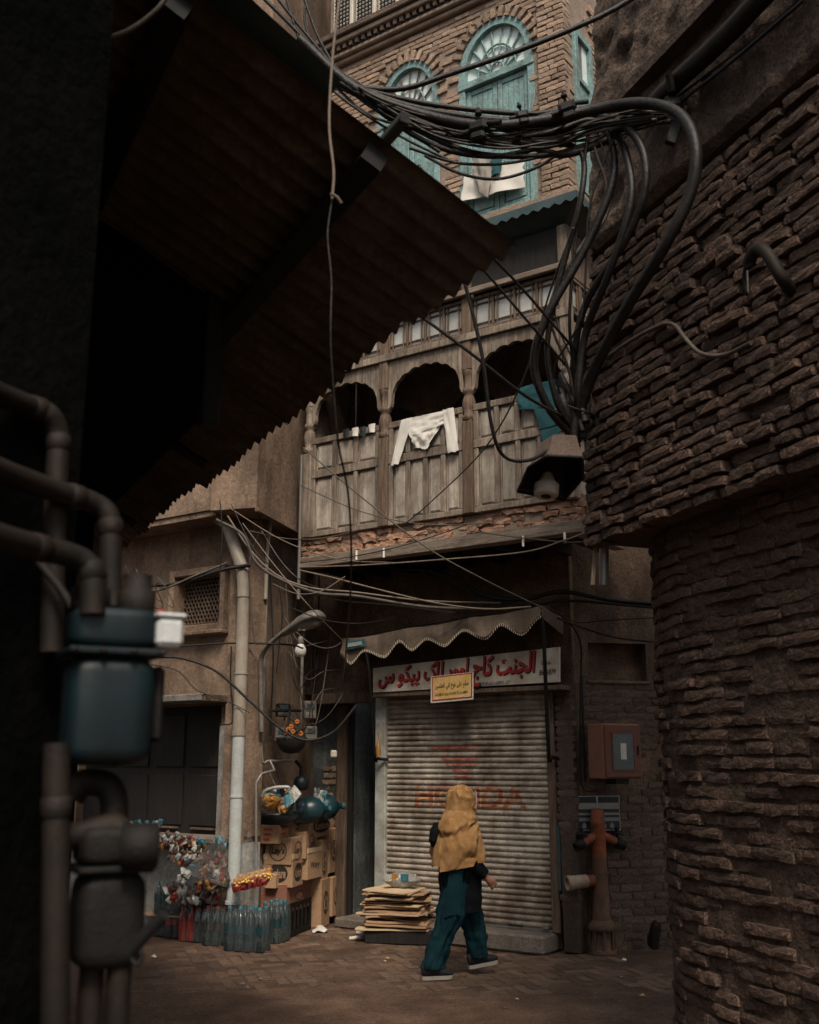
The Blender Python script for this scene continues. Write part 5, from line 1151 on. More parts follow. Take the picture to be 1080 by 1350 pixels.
for k in range(8):
    x0, x1 = rng.uniform(355, 400), rng.uniform(420, 470); y0, y1 = rng.uniform(790, 940), rng.uniform(820, 950)
    cab([(x0, y0, 11.5), ((x0 * 2 + x1) / 3, max(y0, y1) + rng.uniform(5, 30), 11.4), ((x0 + x1 * 2) / 3, max(y0, y1) + rng.uniform(0, 25), 11.6), FP(x1, y1, -.03)], rng.uniform(.004, .008), 'thin wire sagging from the electricity meters to the doorway', rng.choice(['cable', 'cable', 'cable_grey']), group='wires between meters and doorway')
for k in range(4):
    x = 165 + k * 14; cab([(x, 745 + k * 5, 10.85), (x + 12, 775, 10.8), (x + 22, 800, 10.85), (x + 8, 812 - k * 6, 10.85), (x - 4, 785, 10.85), (x + 16, 768, 10.85)], .005, ['first', 'second', 'third', 'fourth'][k] + ' curl of loose wire from the left beside the grille window', rng.choice(['cable', 'cable_grey']), group='tangled wire curls')
wcab([(720, 800, -.9), (745, 815, -.3), (765, 845, -.0), (766, 900, .02), (765, 1000, .02), (770, 1040, .02), (790, 1042, .0)], .010, 'dark cable from the awning corner down to the red cabinet', 'cable')
wcab([(735, 815, -.4), (770, 828, -.05), (810, 840, .05), (850, 845, .1), (910, 850, .2)], .010, 'dark cable along the wall above the niche', 'cable')
wcab([(725, 805, -.6), (760, 820, -.1), (800, 818, .05), (850, 815, .1), (910, 812, .2)], .006, 'thin wire along the wall higher above the niche', 'cable')
cab([RW(790, 478, .03), RW(830, 450, .03), RW(868, 430, .03), RW(888, 428, .035), RW(905, 448, .04), RW(925, 466, .04), RW(955, 468, .03), RW(990, 452, .03)], .012, 'bent conduit on the right brick wall', 'cable_grey')
cab([RW(800, 200, .06), RW(850, 160, .06), RW(930, 100, .06), RW(1020, 30, .06), RW(1080, -30, .06)], .008, 'thin wire running up the plastered part of the right wall', 'cable')
cab([RW(880, 150, .10), RW(915, 120, .09), RW(960, 85, .09), RW(1060, 0, .09)], .012, 'cable running beside the thick pipe on the right wall', 'cable')
cab([(760, 560, 5.95), (775, 520, 6.1), (785, 500, 6.15), (787, 620, 6.2), (789, 720, 6.2)], .010, 'cable from the knot down the brick corner', 'cable_grey')
# connectors and the knot
def connector(px, py, D, s, label):
    o = at(px, py, D); t = thing('cable_connector', o, label, 'connector', 'connectors on the cable bundle'); rm = Matrix.Translation(o) @ Matrix.Rotation(rng.uniform(-.3, .3), 4, 'Y') @ Matrix.Rotation(rng.uniform(-.5, .5), 4, 'Z') @ Matrix.Scale(s, 4)
    obj('clamp', MB().box((-.05, -.03, -.03), (.05, .03, .035), rm, .016), 'black', t); obj('jaw', MB().box((-.042, -.034, -.085), (.042, .026, -.034), rm, .014), 'black', t)
    obj('rib', MB().box((-.055, -.012, -.02), (.055, .012, .042), rm, .006), 'black', t)
    obj('bolt', MB().lathe([(.010, .03), (.010, .075), (.020, .076), (.020, .092), (.010, .093), (.010, .115)], (0, 0, 0), 8, rm), 'iron', t)
    obj('stub', MB().tube([rm @ Vector((-.10, .0, -.01)), rm @ Vector((-.04, .01, .0)), rm @ Vector((.06, .0, .01)), rm @ Vector((.13, -.01, -.015))], .016 * s, 8), 'cable', t)
connector(631, 168, 5.28, 1.05, 'bulky black connector at the middle of the bundle'); connector(688, 152, 5.28, .7, 'small connector with upright bolt right of the bulky one'); connector(748, 142, 5.22, .9, 'connector nearest the brick wall on the bundle')
o = at(758, 565, 5.95); mb = MB()
kn = thing('cable_knot', o, 'tight tangle of taped cable ends above the street lamp', 'cable')
for k in range(9):
    a_ = o + Vector((rng.uniform(-.06, .08), rng.uniform(-.08, .05), rng.uniform(-.12, .02))); b_ = o + Vector((rng.uniform(-.1, .12), rng.uniform(-.08, .05), rng.uniform(.10, .40)))
    obj('cable_end', MB().tube(smoothpts([a_, (a_ + b_) / 2 + Vector((rng.uniform(-.05, .05), -.03, 0)), b_], 5), rng.uniform(.014, .032), 7), 'cable', kn)

# ------------------------------------------------------------------ gas pipes and meters at the near left
def NP(px, py, D): return at(px, py, D)
def gaspipe(pts, r, label, flange=None):
    t = thing('gas_pipe', at(*pts[-1]), label, 'pipe'); P = [at(*p) for p in pts]
    sp = smoothpts(P, 8); obj('tube', MB().tube(sp, r, 16), 'gas_pipe', t)
    for k in (flange or []): p = sp[k]; q = sp[k + 1]; d = (q - p).normalized(); obj('coupling', MB().lathe([(r * 1.0, -.016), (r * 1.12, -.014), (r * 1.12, .014), (r * 1.0, .016)], p, 16, axis=d), 'gas_pipe', t)
gaspipe([(-60, 492, 1.65), (0, 520, 1.8), (40, 536, 1.9), (66, 548, 1.93), (76, 575, 1.95), (75, 620, 1.95), (72, 700, 1.95), (68, 860, 1.95)], .021, 'topmost rusty gas pipe bending downwards at the left edge', (18, 34))
gaspipe([(-60, 592, 1.6), (0, 620, 1.75), (70, 646, 1.9), (120, 662, 1.98), (143, 680, 2.0), (146, 715, 2.0), (146, 760, 2.0), (148, 800, 2.0)], .021, 'middle rusty gas pipe bending downwards at the left edge', (20, 36))
gaspipe([(-60, 690, 1.5), (0, 708, 1.6), (50, 722, 1.7), (95, 733, 1.76), (118, 748, 1.78), (122, 775, 1.78), (122, 810, 1.78)], .021, 'lowest gas pipe with a paint splash entering the gas meter', (16, 34))
gaspipe([(50, 740, 1.9), (75, 770, 1.9), (95, 800, 1.9)], .008, 'thin slanting pipe behind the lowest gas pipe')
gaspipe([(75, 980, 1.7), (74, 1100, 1.7), (73, 1300, 1.7), (72, 1420, 1.7)], .021, 'upright gas pipe at the bottom left corner', (6,))
gm = thing('gas_meter', at(135, 1010, 1.85), 'dark teal gas meter with white counter box at the left', 'gas meter')
MG = Matrix.Translation(at(136, 1010, 1.85)) @ Matrix.Rotation(R(28), 4, 'Z') @ Matrix.Diagonal((.88, .9, 1, 1))
def gb(nm, a, b, m, ch=.012, mx=None, par=None): return obj(nm, MB().box(a, b, mx if mx is not None else MG, ch), m, par or gm)
prof = [(-.075, 0), (-.085, .04), (-.085, .17), (.085, .17), (.085, .04), (.075, 0)]
obj('body', MB().rbox((-.082, -.06, .0), (.082, .06, .185), .5, MG), 'meter_teal', gm); gb('flange_band', (-.092, -.07, .182), (.092, .07, .195), 'meter_teal', .004); obj('upper_body', MB().rbox((-.085, -.062, .196), (.085, .062, .265), .5, MG), 'meter_teal', gm)
cx_ = gb('counter_box', (.072, -.075, .20), (.125, -.005, .25), 'meter_light', .008); gb('counter_lid', (.069, -.078, .2505), (.128, -.002, .258), 'meter_light', .003, par=cx_); gb('seal', (.08, -.04, .259), (.092, -.028, .268), 'cap_red', .003, par=cx_)
for s in (-.045, .045): obj('union', MB().lathe([(.030, .262), (.034, .27), (.034, .30), (.026, .305), (.026, .33)], MG @ Vector((s, 0, 0)), 14), 'gas_pipe', gm)
for x_, z_ in ((-.085, .188), (-.03, .188), (.03, .188), (.085, .188)): obj('flange_bolt', MB().lathe([(.006, 0), (.006, .008), (.0001, .009)], MG @ Vector((x_ * .98, -.070, z_)), 6, axis=MG.to_3x3() @ Vector((0, -1, 0))), 'iron', gm)
gb('side_plate', (.084, -.03, .04), (.105, .04, .17), 'iron', .008)
gm2 = thing('gas_meter', at(140, 1290, 1.85), 'black lower gas meter with valve and pipes in front of the alley', 'gas meter')
MG2 = Matrix.Translation(at(136, 1275, 1.85)) @ Matrix.Rotation(R(28), 4, 'Z') @ Matrix.Diagonal((.76, .8, 1, 1))
obj('body', MB().rbox((-.072, -.06, .0), (.075, .06, .15), .5, MG2), 'iron', gm2); gb('flange_band', (-.08, -.068, .148), (.083, .068, .160), 'iron', .004, MG2, gm2); obj('upper_body', MB().rbox((-.075, -.06, .161), (.078, .06, .22), .5, MG2), 'iron', gm2)
obj('inlet_elbow', MB().tube(smoothpts([at(80, 1105, 1.8), at(110, 1100, 1.82), at(150, 1090, 1.84), at(160, 1105, 1.84), at(160, 1140, 1.84)], 6), .022, 12), 'gas_pipe', gm2)
obj('outlet_elbow', MB().tube(smoothpts([at(95, 1050, 1.9), at(110, 1032, 1.9), at(140, 1035, 1.9), at(150, 1055, 1.9), at(150, 1090, 1.9)], 6), .024, 12), 'gas_pipe', gm2)
obj('index_drum', MB().lathe([(.03, -.03), (.036, -.028), (.036, .028), (.03, .03)], at(185, 1115, 1.8), 14, axis=(1, .2, 0)), 'iron', gm2)
for x in (122, 158): obj('down_pipe', MB().tube([at(x, 1270, 1.85), at(x - 3, 1310, 1.85), at(x - 6, 1400, 1.85)], .020, 12), 'gas_pipe', gm2)
vl = obj('valve_handle', MB().tube([at(170, 1256, 1.72), at(216, 1206, 1.70)], .010, 12), 'black', gm2); obj('valve_guard', MB().tube(smoothpts([at(182, 1248, 1.8), at(188, 1262, 1.8), at(180, 1272, 1.8), at(172, 1262, 1.8)], 5), .004, 6), 'black', gm2)

strands = ['second', 'third', 'fourth', 'fifth', 'sixth', 'seventh', 'eighth', 'ninth', 'tenth', 'eleventh', 'twelfth', 'thirteenth', 'fourteenth', 'topmost', 'lowest']
for k in range(15):
    a0 = rng.uniform(-14, 16); pts = [(425 + rng.uniform(-10, 25), 98 + a0 * .4 + rng.uniform(-5, 8), 5.5)]
    for x, y in ((505, 138), (580, 165), (650, 180), (720, 178), (790, 160), (868, 148)):
        pts.append((x + rng.uniform(-12, 12), y + a0 + rng.uniform(-7, 9), 5.38 + rng.uniform(-.1, .1) - (.2 if x > 800 else 0)))
    cab(pts, rng.uniform(.004, .011), 'thin strand woven into the cable bundle over the alley', rng.choice(['cable', 'cable', 'cable', 'cable_grey']), group='thin strands of the cable bundle')
for k in range(4):
    x0 = 770 + k * 9; cab([(790 + rng.uniform(-15, 25), 175 + rng.uniform(-12, 20), 5.35), (x0 + rng.uniform(-15, 15), 270, 5.45), (745 + rng.uniform(-30, 25), 400 + rng.uniform(-20, 20), 5.6), (745 + rng.uniform(-15, 20), 490, 5.8), (757 + rng.uniform(-8, 10), 565, 5.95)], rng.uniform(.005, .010), 'thin wire dropping among the thick cables to the knot', rng.choice(['cable', 'cable_grey']), group='thin wires dropping to the knot')
for k in range(6):
    o_ = at(762, 560, 5.95) + Vector((rng.uniform(-.1, .12), -.04, rng.uniform(-.12, .25))); e_ = o_ + Vector((rng.uniform(-.22, .03), rng.uniform(-.1, .02), rng.uniform(-.2, .2)))
    obj('frayed_end', MB().tube(smoothpts([o_, (o_ + e_) / 2 + Vector((0, -.03, rng.uniform(-.08, .08))), e_], 5), .005, 5), rng.choice(['cable', 'cable_grey']), kn)
for k, (p0, p1, sag) in enumerate((((396, 640), (640, 690), 18), ((300, 668), (520, 742), 20), ((396, 742), (620, 690), 8), ((330, 700), (470, 700), 10), ((320, 690), (453, 846), 6), ((305, 665), (385, 750), 25), ((345, 700), (420, 775), 14), ((360, 770), (455, 760), 16), ((380, 800), (520, 815), 12))):
    cab([(p0[0], p0[1], 10.4), ((p0[0] * 2 + p1[0]) / 3, (p0[1] * 2 + p1[1]) / 3 + sag, 10.3), ((p0[0] + p1[0] * 2) / 3, (p0[1] + 2 * p1[1]) / 3 + sag, 10.2), (FP(p1[0], p1[1], -.97) if p1[0] > 396 and p1[1] < 800 else (p1[0], p1[1], 10.9))], .0055, ['slack wire from the balcony corner across its brick band', 'wire from the drainpipe head to the balcony bricks', 'wire rising along the balcony brick band', 'wire slung level left of the balcony corner', 'wire slanting from the drainpipe head past the lamp', 'deeply sagging wire at the drainpipe head', 'short wire behind the drainpipe elbow', 'wire slung over the street lamp', 'wire slung under the street lamp to the awning'][k], ['cable_grey', 'cable_pale', 'cable'][k % 3])

# ------------------------------------------------------------------ cartons stacked along the side wall
QD = Vector((.963, -.27, 0)).normalized()
def ring_geo(mb, mx, cx, cy, rx, ry, t, lift=.003, n=24):
    vs = [];
    for q in range(n):
        g_ = 2 * math.pi * q / n; vs += [(cx + rx * math.cos(g_), cy + ry * math.sin(g_), lift), (cx + (rx - t) * math.cos(g_), cy + (ry - t) * math.sin(g_), lift)]
    mb.add(vs, [(2 * q, 2 * ((q + 1) % n), 2 * ((q + 1) % n) + 1, 2 * q + 1) for q in range(n)], False, mx)
def carton(px, py, D, wd, dp, h, label, m='carton', front=None, side=None, yaw=0.0, flaps=False, sidew=None, red=False):
    K = at(px, py, D); rot = Matrix.Rotation(yaw, 3, 'Z'); rd, qd = rot @ RD, rot @ QD
    mx = Matrix((qd * -1, rd, Z)).transposed().to_4x4(); mx.translation = K      # x to the left, y back, z up
    t = thing('carton', K, label, 'carton', 'cartons stacked against the plastered wall')
    mb = MB(); mb.box((0, 0, 0), (wd, dp, h), mx, .006)
    for f in range(len(mb.v)):   # slight bulge of worn cardboard
        p = mb.v[f]; mb.v[f] = p + Vector((noise.noise(p * 5), noise.noise(p * 5 + Vector((9, 0, 0))), 0)) * .006
    obj('body', mb, m, t)
    obj('tape', MB().box((wd / 2 - .025, .0, h + .0005), (wd / 2 + .025, dp, h + .003), mx), 'carton_edge', t)
    obj('flap_seam', MB().box((.004, -.0025, h - .012), (wd - .004, -.0005, h - .006), mx), 'carton_edge', t)
    if flaps:
        for s in (0, 1):
            obj('flap', MB().box((0, s * dp - .004, h), (wd, s * dp + .004, h + .055), mx, .002), 'carton_edge', t)
        obj('flap', MB().box((-.004, .005, h), (.004, dp - .005, h + .05), mx, .002), 'carton_edge', t)
    def face(key, which, fw_=.6, fh=.34, cy=.5):
        if which == 'side': fm = facing(K + rd * dp * .5 + Z * h * cy, rd); W_ = dp
        else: fm = facing(K - qd * wd * .5 + Z * h * cy, qd); W_ = wd
        w_ = W_ * fw_; hh = h * fh; inkm = 'print_red' if red else 'print_black'
        if key == 'mark':
            mb_ = MB(); ring_geo(mb_, fm, 0, 0, w_ * .28, hh * .5, .012); obj('printed_ring', mb_, inkm, t); return
        if key == 'rows':
            mb_ = MB()
            for q in range(3): mb_.add([(-w_ * .4, (q - 1) * .05 - .012, .003), (w_ * (.1 + .12 * q), (q - 1) * .05 - .012, .003), (w_ * (.1 + .12 * q), (q - 1) * .05 + .012, .003), (-w_ * .4, (q - 1) * .05 + .012, .003)], [(0, 1, 2, 3)], False, fm)
            obj('printed_rows', mb_, inkm, t); return
        if key == 'lays':
            r0 = min(W_, h) * .36; mb_ = MB(); ring_geo(mb_, fm, 0, 0, r0, r0, r0 * .10); obj('printed_ring', mb_, inkm, t); w_ = r0 * 1.55; hh = r0 * .9
        if key == 'lays_tall':
            r0 = W_ * .30; mb_ = MB(); ring_geo(mb_, fm, 0, 0, r0, h * .24, r0 * .16); obj('printed_ring', mb_, inkm, t)
            key = 'lays'; fm = fm @ Matrix.Rotation(R(90), 4, 'Z'); w_ = h * .38; hh = r0 * 1.1
        if key == 'kurkure':
            mb_ = MB(); mb_.add([(w_ * .58 * math.cos(2 * math.pi * q / 20), hh * .95 * math.sin(2 * math.pi * q / 20), .003) for q in range(20)], [tuple(range(20))], False, fm); obj('printed_oval', mb_, inkm, t)
            letter('printed_name', key, m, fm @ Matrix.Translation((-w_ * .46, -hh * .5, .002)), w_ * .92, hh, t, .003); return
        if key: letter('printed_name', key, inkm, fm @ Matrix.Translation((-w_ / 2, -hh / 2, 0)), w_, hh, t)
    if front: face(front, 'front')
    if side: face(side, 'side')
    return t
ct_ = thing('plastic_crate', at(378, 1236, 11.5), 'dark plastic crate at the bottom of the carton stack', 'crate')
K = at(378, 1236, 11.5); mxc = Matrix((QD * -1, RD, Z)).transposed().to_4x4(); mxc.translation = Vector((K.x, K.y, 0))
for a, b in (((0, 0, 0), (.34, .70, .05)), ((0, 0, .29), (.34, .02, .33)), ((0, .02, .29), (.02, .70, .33)), ((.32, .02, .29), (.34, .70, .33)), ((0, .68, .05), (.34, .70, .29)), ((.32, .02, .05), (.34, .68, .29))): obj('frame', MB().box(a, b, mxc, .004), 'iron', ct_)
for k in range(7): obj('slat', MB().box((0, .0 + k * .108, .051), (.02, .035 + k * .108, .289), mxc, .003), 'iron', ct_)
for k in range(3): obj('slat', MB().box((.03 + k * .13, -.001, .051), (.07 + k * .13, .018, .289), mxc, .003), 'iron', ct_)
obj('back_filler', MB().box((.05, .05, .06), (.3, .66, .28), mxc, .01), 'wood_dark', ct_)
carton(377, 1205, 11.5, .36, .72, .29, 'reddish carton resting on the dark crate', 'carton_red', None, 'mark')
carton(363, 1172, 11.45, .12, .3, .14, 'small crushed carton left of the reddish carton', 'carton')
carton(385, 1171, 11.5, .32, .36, .28, 'open carton with black oval mark in the middle of the stack', 'carton', 'kurkure', 'kurkure', .05, True)
carton(405, 1161, 11.8, .3, .42, .27, 'open carton with wavy lettering behind the oval marked one', 'carton', None, 'wavy', -.03, True)
carton(384, 1141, 11.48, .30, .34, .27, 'carton with large round black mark on its front', 'carton', 'lays', 'lays', -.02)
carton(403, 1133, 11.75, .28, .38, .28, 'carton with small round mark right of the large marked one', 'carton', None, 'lays', .03)
carton(367, 1113, 11.42, .22, .36, .19, 'flat carton with red print at the top left of the stack', 'carton', 'rows', 'rows', .08, red=True)
carton(386, 1107, 11.75, .22, .36, .20, 'small carton just behind the flat red printed one', 'carton', None, 'rows')
carton(407, 1106, 11.85, .32, .78, .235, 'long carton on the very top right of the stack', 'carton', None, 'kurkure')
carton(422, 1173, 12.2, .3, .25, .52, 'upright carton standing third from the doorway edge', 'carton', None, 'lays_tall')
carton(434, 1152, 12.45, .3, .30, .48, 'upright carton touching the doorway edge, upper one', 'carton', None, 'lays_tall')
carton(423, 1224, 12.2, .3, .28, .50, 'upright carton on the ground with long black mark', 'carton', None, 'lays_tall')
carton(438, 1209, 12.5, .3, .25, .42, 'upright carton on the ground touching the doorway edge', 'carton', None, 'lays_tall')

# ------------------------------------------------------------------ bottles
bot = meshof(MB().lathe([(.0001, 0), (.036, 0), (.044, .012), (.045, .07), (.041, .10), (.045, .13), (.045, .20), (.042, .235), (.030, .275), (.016, .30), (.015, .325)], (0, 0, 0), 12), 'bottle', 'bottle')
def recolor(me, m): n = me.copy(); n.materials.clear(); n.materials.append(M(m)); return n
BOT = {'clear': bot, 'dark': recolor(bot, 'bottle_dark'), 'teal': recolor(bot, 'bottle_teal'), 'red': recolor(bot, 'bottle_red')}
capm = meshof(MB().lathe([(.017, .315), (.018, .318), (.018, .338), (.014, .342), (.0001, .342)], (0, 0, 0), 10), 'cap', 'cap_blue')
CAP = {'blue': capm, 'red': recolor(capm, 'cap_red'), 'dark': recolor(capm, 'bin_bag'), 'white': recolor(capm, 'paper')}
labm = meshof(MB().lathe([(.0465, .135), (.0465, .195)], (0, 0, 0), 12), 'label', 'print_black')
LAB = {'dark': labm, 'red': recolor(labm, 'foil_red'), 'teal': recolor(labm, 'bottle_teal')}
def pack(px, py, kind, cap, lab, label, z=0.0, nx=3, ny=2, sc=1.0, yaw=R(-20), D=None, film=True):
    p = gnd(px, py) if D is None else at(px, py, D)
    if D is None: p.z = z
    t = thing('bottle_pack', p, label, 'bottles', 'shrink wrapped bottle packs by the drainpipe'); c, s = math.cos(yaw), math.sin(yaw); st = .092 * sc
    for i in range(nx):
        for j in range(ny):
            x, y = (i - (nx - 1) / 2) * st, (j) * st; mx = Matrix.Translation(p + Vector((x * c - y * s, x * s + y * c, 0))) @ Matrix.Rotation(rng.uniform(0, 6), 4, 'Z') @ Matrix.Rotation(rng.gauss(0, .03), 4, 'X') @ Matrix.Scale(sc, 4)
            b = piece('bottle', BOT[kind], mx, t)
            for nm, me in (('cap', CAP[cap]), ('label', LAB[lab])):
                o = bpy.data.objects.new(nm, me); COL.objects.link(o); o.parent = b
    if film:
        hx, hy, hz = nx * st / 2 + .004, ny * st - st / 2 + .004, .24 * sc; mb = MB(); n = 28; prof = [(1, .01), (1.015, .1), (.99, .2), (1.0, .26), (.93, .30), (.80, .335)]
        vs = []
        for f, zz in prof:
            for q in range(n):
                g_ = 2 * math.pi * q / n; ex = 1 / max(abs(math.cos(g_)), abs(math.sin(g_))) ** .75; x = hx * ex * math.cos(g_) * f; y = (hy + st / 2) / 2 * ex * math.sin(g_) * f + (hy - st / 2) / 2
                k_ = 1 + .03 * noise.noise((x * 30, y * 30, zz * 20)); vs.append(p + Vector(((x * c - y * s) * k_, (x * s + y * c) * k_, zz * sc + .01 * noise.noise((x * 20, y * 20, 5)))))
        mb.add(vs, [(i * n + j, i * n + (j + 1) % n, (i + 1) * n + (j + 1) % n, (i + 1) * n + j) for i in range(len(prof) - 1) for j in range(n)], True); obj('wrap_film', mb, 'film', t)
    return t
pack(322, 1255, 'clear', 'blue', 'teal', 'nearest pack of tall clear bottles at the drainpipe foot', nx=4, ny=2, sc=1.18)
pack(357, 1244, 'clear', 'blue', 'teal', 'pack of clear bottles between the nearest pack and the cartons', nx=2, ny=3, sc=1.15)
pack(284, 1247, 'clear', 'red', 'dark', 'clear bottles in a loose bag left of the nearest pack', nx=3, ny=2, sc=1.08)
pack(211, 1234, 'clear', 'blue', 'teal', 'leftmost pack of clear bottles on the ground', nx=2, ny=2, sc=.95)
pack(228, 1237, 'dark', 'dark', 'red', 'pack of dark bottles right of the leftmost pack on the ground', nx=2, ny=2, sc=.98)
pack(246, 1241, 'red', 'red', 'red', 'red labelled pack of bottles in the ground row', nx=2, ny=2, sc=.95)
pack(265, 1243, 'dark', 'red', 'dark', 'dark bottle pack right of the red pack in the ground row', nx=2, ny=2, sc=.95)
Dk = 11.45
pack(213, 1204, 'clear', 'blue', 'teal', 'blue capped bottles on top of the leftmost pack', nx=2, ny=2, sc=.95, D=Dk + .2)
pack(230, 1206, 'dark', 'dark', 'red', 'dark bottles with red labels in the upper row', nx=2, ny=2, sc=.95, D=Dk + .1)
pack(249, 1208, 'dark', 'dark', 'red', 'dark bottles in the upper row above the red pack', nx=2, ny=2, sc=.95, D=Dk)
pack(268, 1212, 'clear', 'dark', 'dark', 'smoky bottles at the right end of the upper row', nx=2, ny=2, sc=.9, D=Dk - .1)
obj('board', MB().box((-.62, 0, -.012), (.42, .4, 0), Matrix.Translation(at(243, 1209, Dk)) @ Matrix.Rotation(R(-22), 4, 'Z')), 'carton', None, 'cardboard sheet between the two rows of bottle packs', 'cardboard')
# two big water bottles lying on the cartons
def carboy(px, py, D, label):
    o = at(px, py, D); mb = MB(); ax = Vector((.93, .32, .05))
    mb.lathe([(.0001, 0), (.10, 0), (.13, .02), (.135, .06), (.125, .08), (.135, .10), (.135, .15), (.125, .17), (.135, .19), (.135, .26), (.12, .32), (.06, .37), (.03, .39), (.03, .43)], o, 20, axis=ax); t = thing('water_carboy', o, label, 'bottle', 'large water bottles on the cartons'); obj('body', mb, 'bottle_teal', t)
    obj('cap', MB().lathe([(.034, .42), (.034, .45), (.0001, .45)], o, 12, axis=ax), 'cap_blue', t)
carboy(382, 1070, 11.7, 'large teal water bottle lying left on the cartons'); carboy(402, 1066, 12.05, 'large teal water bottle lying right on the cartons')
mb = MB(); c_ = at(363, 1085, 11.6); mb.grid(18, 10, lambda i, j: c_ + Vector((.24 * math.sin(math.pi * j) * math.cos(6.2832 * i), .2 * math.sin(math.pi * j) * math.sin(6.2832 * i), .11 - .11 * math.cos(math.pi * j) - .06)) * (1 + .12 * noise.noise((math.cos(6.2832 * i) * 2, math.sin(6.2832 * i) * 2, j * 4)))); obj('bin_bag', mb, 'bin_bag', None, 'crumpled black plastic bag on top of the cartons', 'bag')

# ------------------------------------------------------------------ snack packets
def packet_mesh(m, w=.11, h=.15, seed=1):
    r = random.Random(seed); mb = MB()
    def fn(s): return lambda i, j: ((i - .5) * w, s * (.022 * (1 - (2 * i - 1) ** 2) * (1 - (2 * j - 1) ** 2) * (1 + r.uniform(-.5, .5))), (j - .5) * h)
    mb.grid(4, 4, fn(-1), smooth=False); mb.grid(4, 4, fn(1), smooth=False, flip=True); return meshof(mb, 'packet', m)
PK = {k: [packet_mesh('foil_' + k, seed=s) for s in (1, 2)] for k in ('orange', 'red', 'teal', 'silver', 'white', 'brown')}
def bundle(label, spots, kinds, sc=1.0, name='snack_packets', string=None, hub=None, flat=.5):
    t = thing(name, spots[0], label, 'snacks')
    for k, p in enumerate(spots):
        mx = Matrix.Translation(p) @ Matrix.Rotation(rng.gauss(.2, .5), 4, 'Z') @ Matrix.Rotation(rng.gauss(0, flat), 4, 'Y') @ Matrix.Rotation(rng.gauss(0, flat), 4, 'X') @ Matrix.Scale(sc * .80 * rng.uniform(.7, 1.2), 4)
        piece('packet', PK[kinds[k % len(kinds)]][k % 2], mx, t)
    if string: obj('string', MB().tube(string, .004, 5), 'cable_pale', t)
    return t
def scat(x0, x1, y0, y1, D, n, sl=0.0, dd=.08): return [at(x0 + (x1 - x0) * (k + .5) / n + rng.uniform(-3, 3), rng.uniform(y0, y1) + sl * (k / n), D + rng.uniform(-dd, dd)) for k in range(n)]
bundle('hanging cluster of orange and turquoise snack bags above the cartons', scat(348, 386, 1046, 1066, 11.2, 38, -3), ['teal', 'orange', 'white', 'teal', 'brown'], 1.15, string=[at(367, 1045, 11.2), at(357, 1022, 11.3), at(357, 1010, 11.3)])
mb = MB(); mb.tube(smoothpts([at(346, 1050, 11.2), at(352, 1042, 11.15), at(366, 1038, 11.1), at(381, 1038, 11.15)], 5), .018, 8); obj('display_hoop', mb, 'foil_white', None, 'white hoop holding the hanging snack bags above the cartons', 'hanger')
bundle('strips of silver sachets hanging at the right end above the cartons', [at(416 + 4 * (k % 4), 1042 + 7 * (k // 4) + (k % 4) * 1.5, 11.9) for k in range(20)], ['silver', 'silver', 'white', 'teal'], .62, flat=.25)
bundle('row of candy sachets lying along the ledge under the door', scat(205, 262, 1098, 1116, 11.05, 62, 6), ['white', 'brown', 'silver', 'orange', 'brown', 'silver', 'red'], .55)
bundle('pile of silver and teal wrappers on the ledge near the gas meter', scat(172, 215, 1084, 1092, 11.25, 14), ['silver', 'teal', 'white'], .55)
bundle('second row of candy sachets hanging below the ledge', scat(222, 272, 1112, 1138, 11.0, 57, 4), ['silver', 'brown', 'white', 'red', 'brown', 'silver', 'orange'], .52)
bundle('long turquoise and white sachet strip slanting below the ledge', [at(262 - 5 * k, 1108 + 10 * k, 10.95) for k in range(6)] + [at(268 - 5 * k, 1112 + 10 * k, 10.97) for k in range(6)], ['teal', 'white', 'silver'], .62, flat=.3)
bundle('brown and red sachet bunch hanging beside the drainpipe', scat(262, 300, 1125, 1172, 10.95, 72), ['brown', 'brown', 'silver', 'brown', 'red', 'brown', 'orange'], .6)
bundle('blue packets tied near the drainpipe above the brown sachets', scat(284, 300, 1106, 1118, 10.9, 7), ['teal', 'teal', 'silver'], .6)
bundle('clear and red packets heaped on the upper bottle row', scat(222, 285, 1168, 1188, 11.2, 43, 4), ['silver', 'silver', 'red', 'white', 'brown'], .75)
yb = [at(310 + 46 * (k % 9) / 9 + 2 * (k // 9), 1170 - 11 * (k % 9) / 9 - 5 * (k // 9), 10.75 + .05 * (k // 9)) for k in range(27)]
t = thing('yellow_snack_tray', yb[0], 'row of yellow and red snack packs in front of the drainpipe', 'snacks')
for k, p in enumerate(yb):
    mx = Matrix.Translation(p) @ Matrix.Rotation(rng.gauss(.2, .3), 4, 'Z') @ Matrix.Rotation(rng.gauss(0, .3), 4, 'Y') @ Matrix.Scale(.6, 4)
    piece('packet', PK['red' if k < 9 else 'orange'][k % 2], mx, t)
mb = MB()
for k in range(40):
    p = at(rng.uniform(310, 358), 0, 10.72); x = rng.uniform(0, 1); p = at(309 + 49 * x, 1166 - 11 * x + rng.uniform(-5, 4), 10.7 + rng.uniform(0, .1)); mb.lathe([(.0001, -.015), (.014, -.004), (.012, .008), (.0001, .016)], p, 6, axis=(rng.uniform(-1, 1), rng.uniform(-1, 1), rng.uniform(-1, 1)))
obj('puffs', mb, 'snack_yellow', t, kind='stuff')
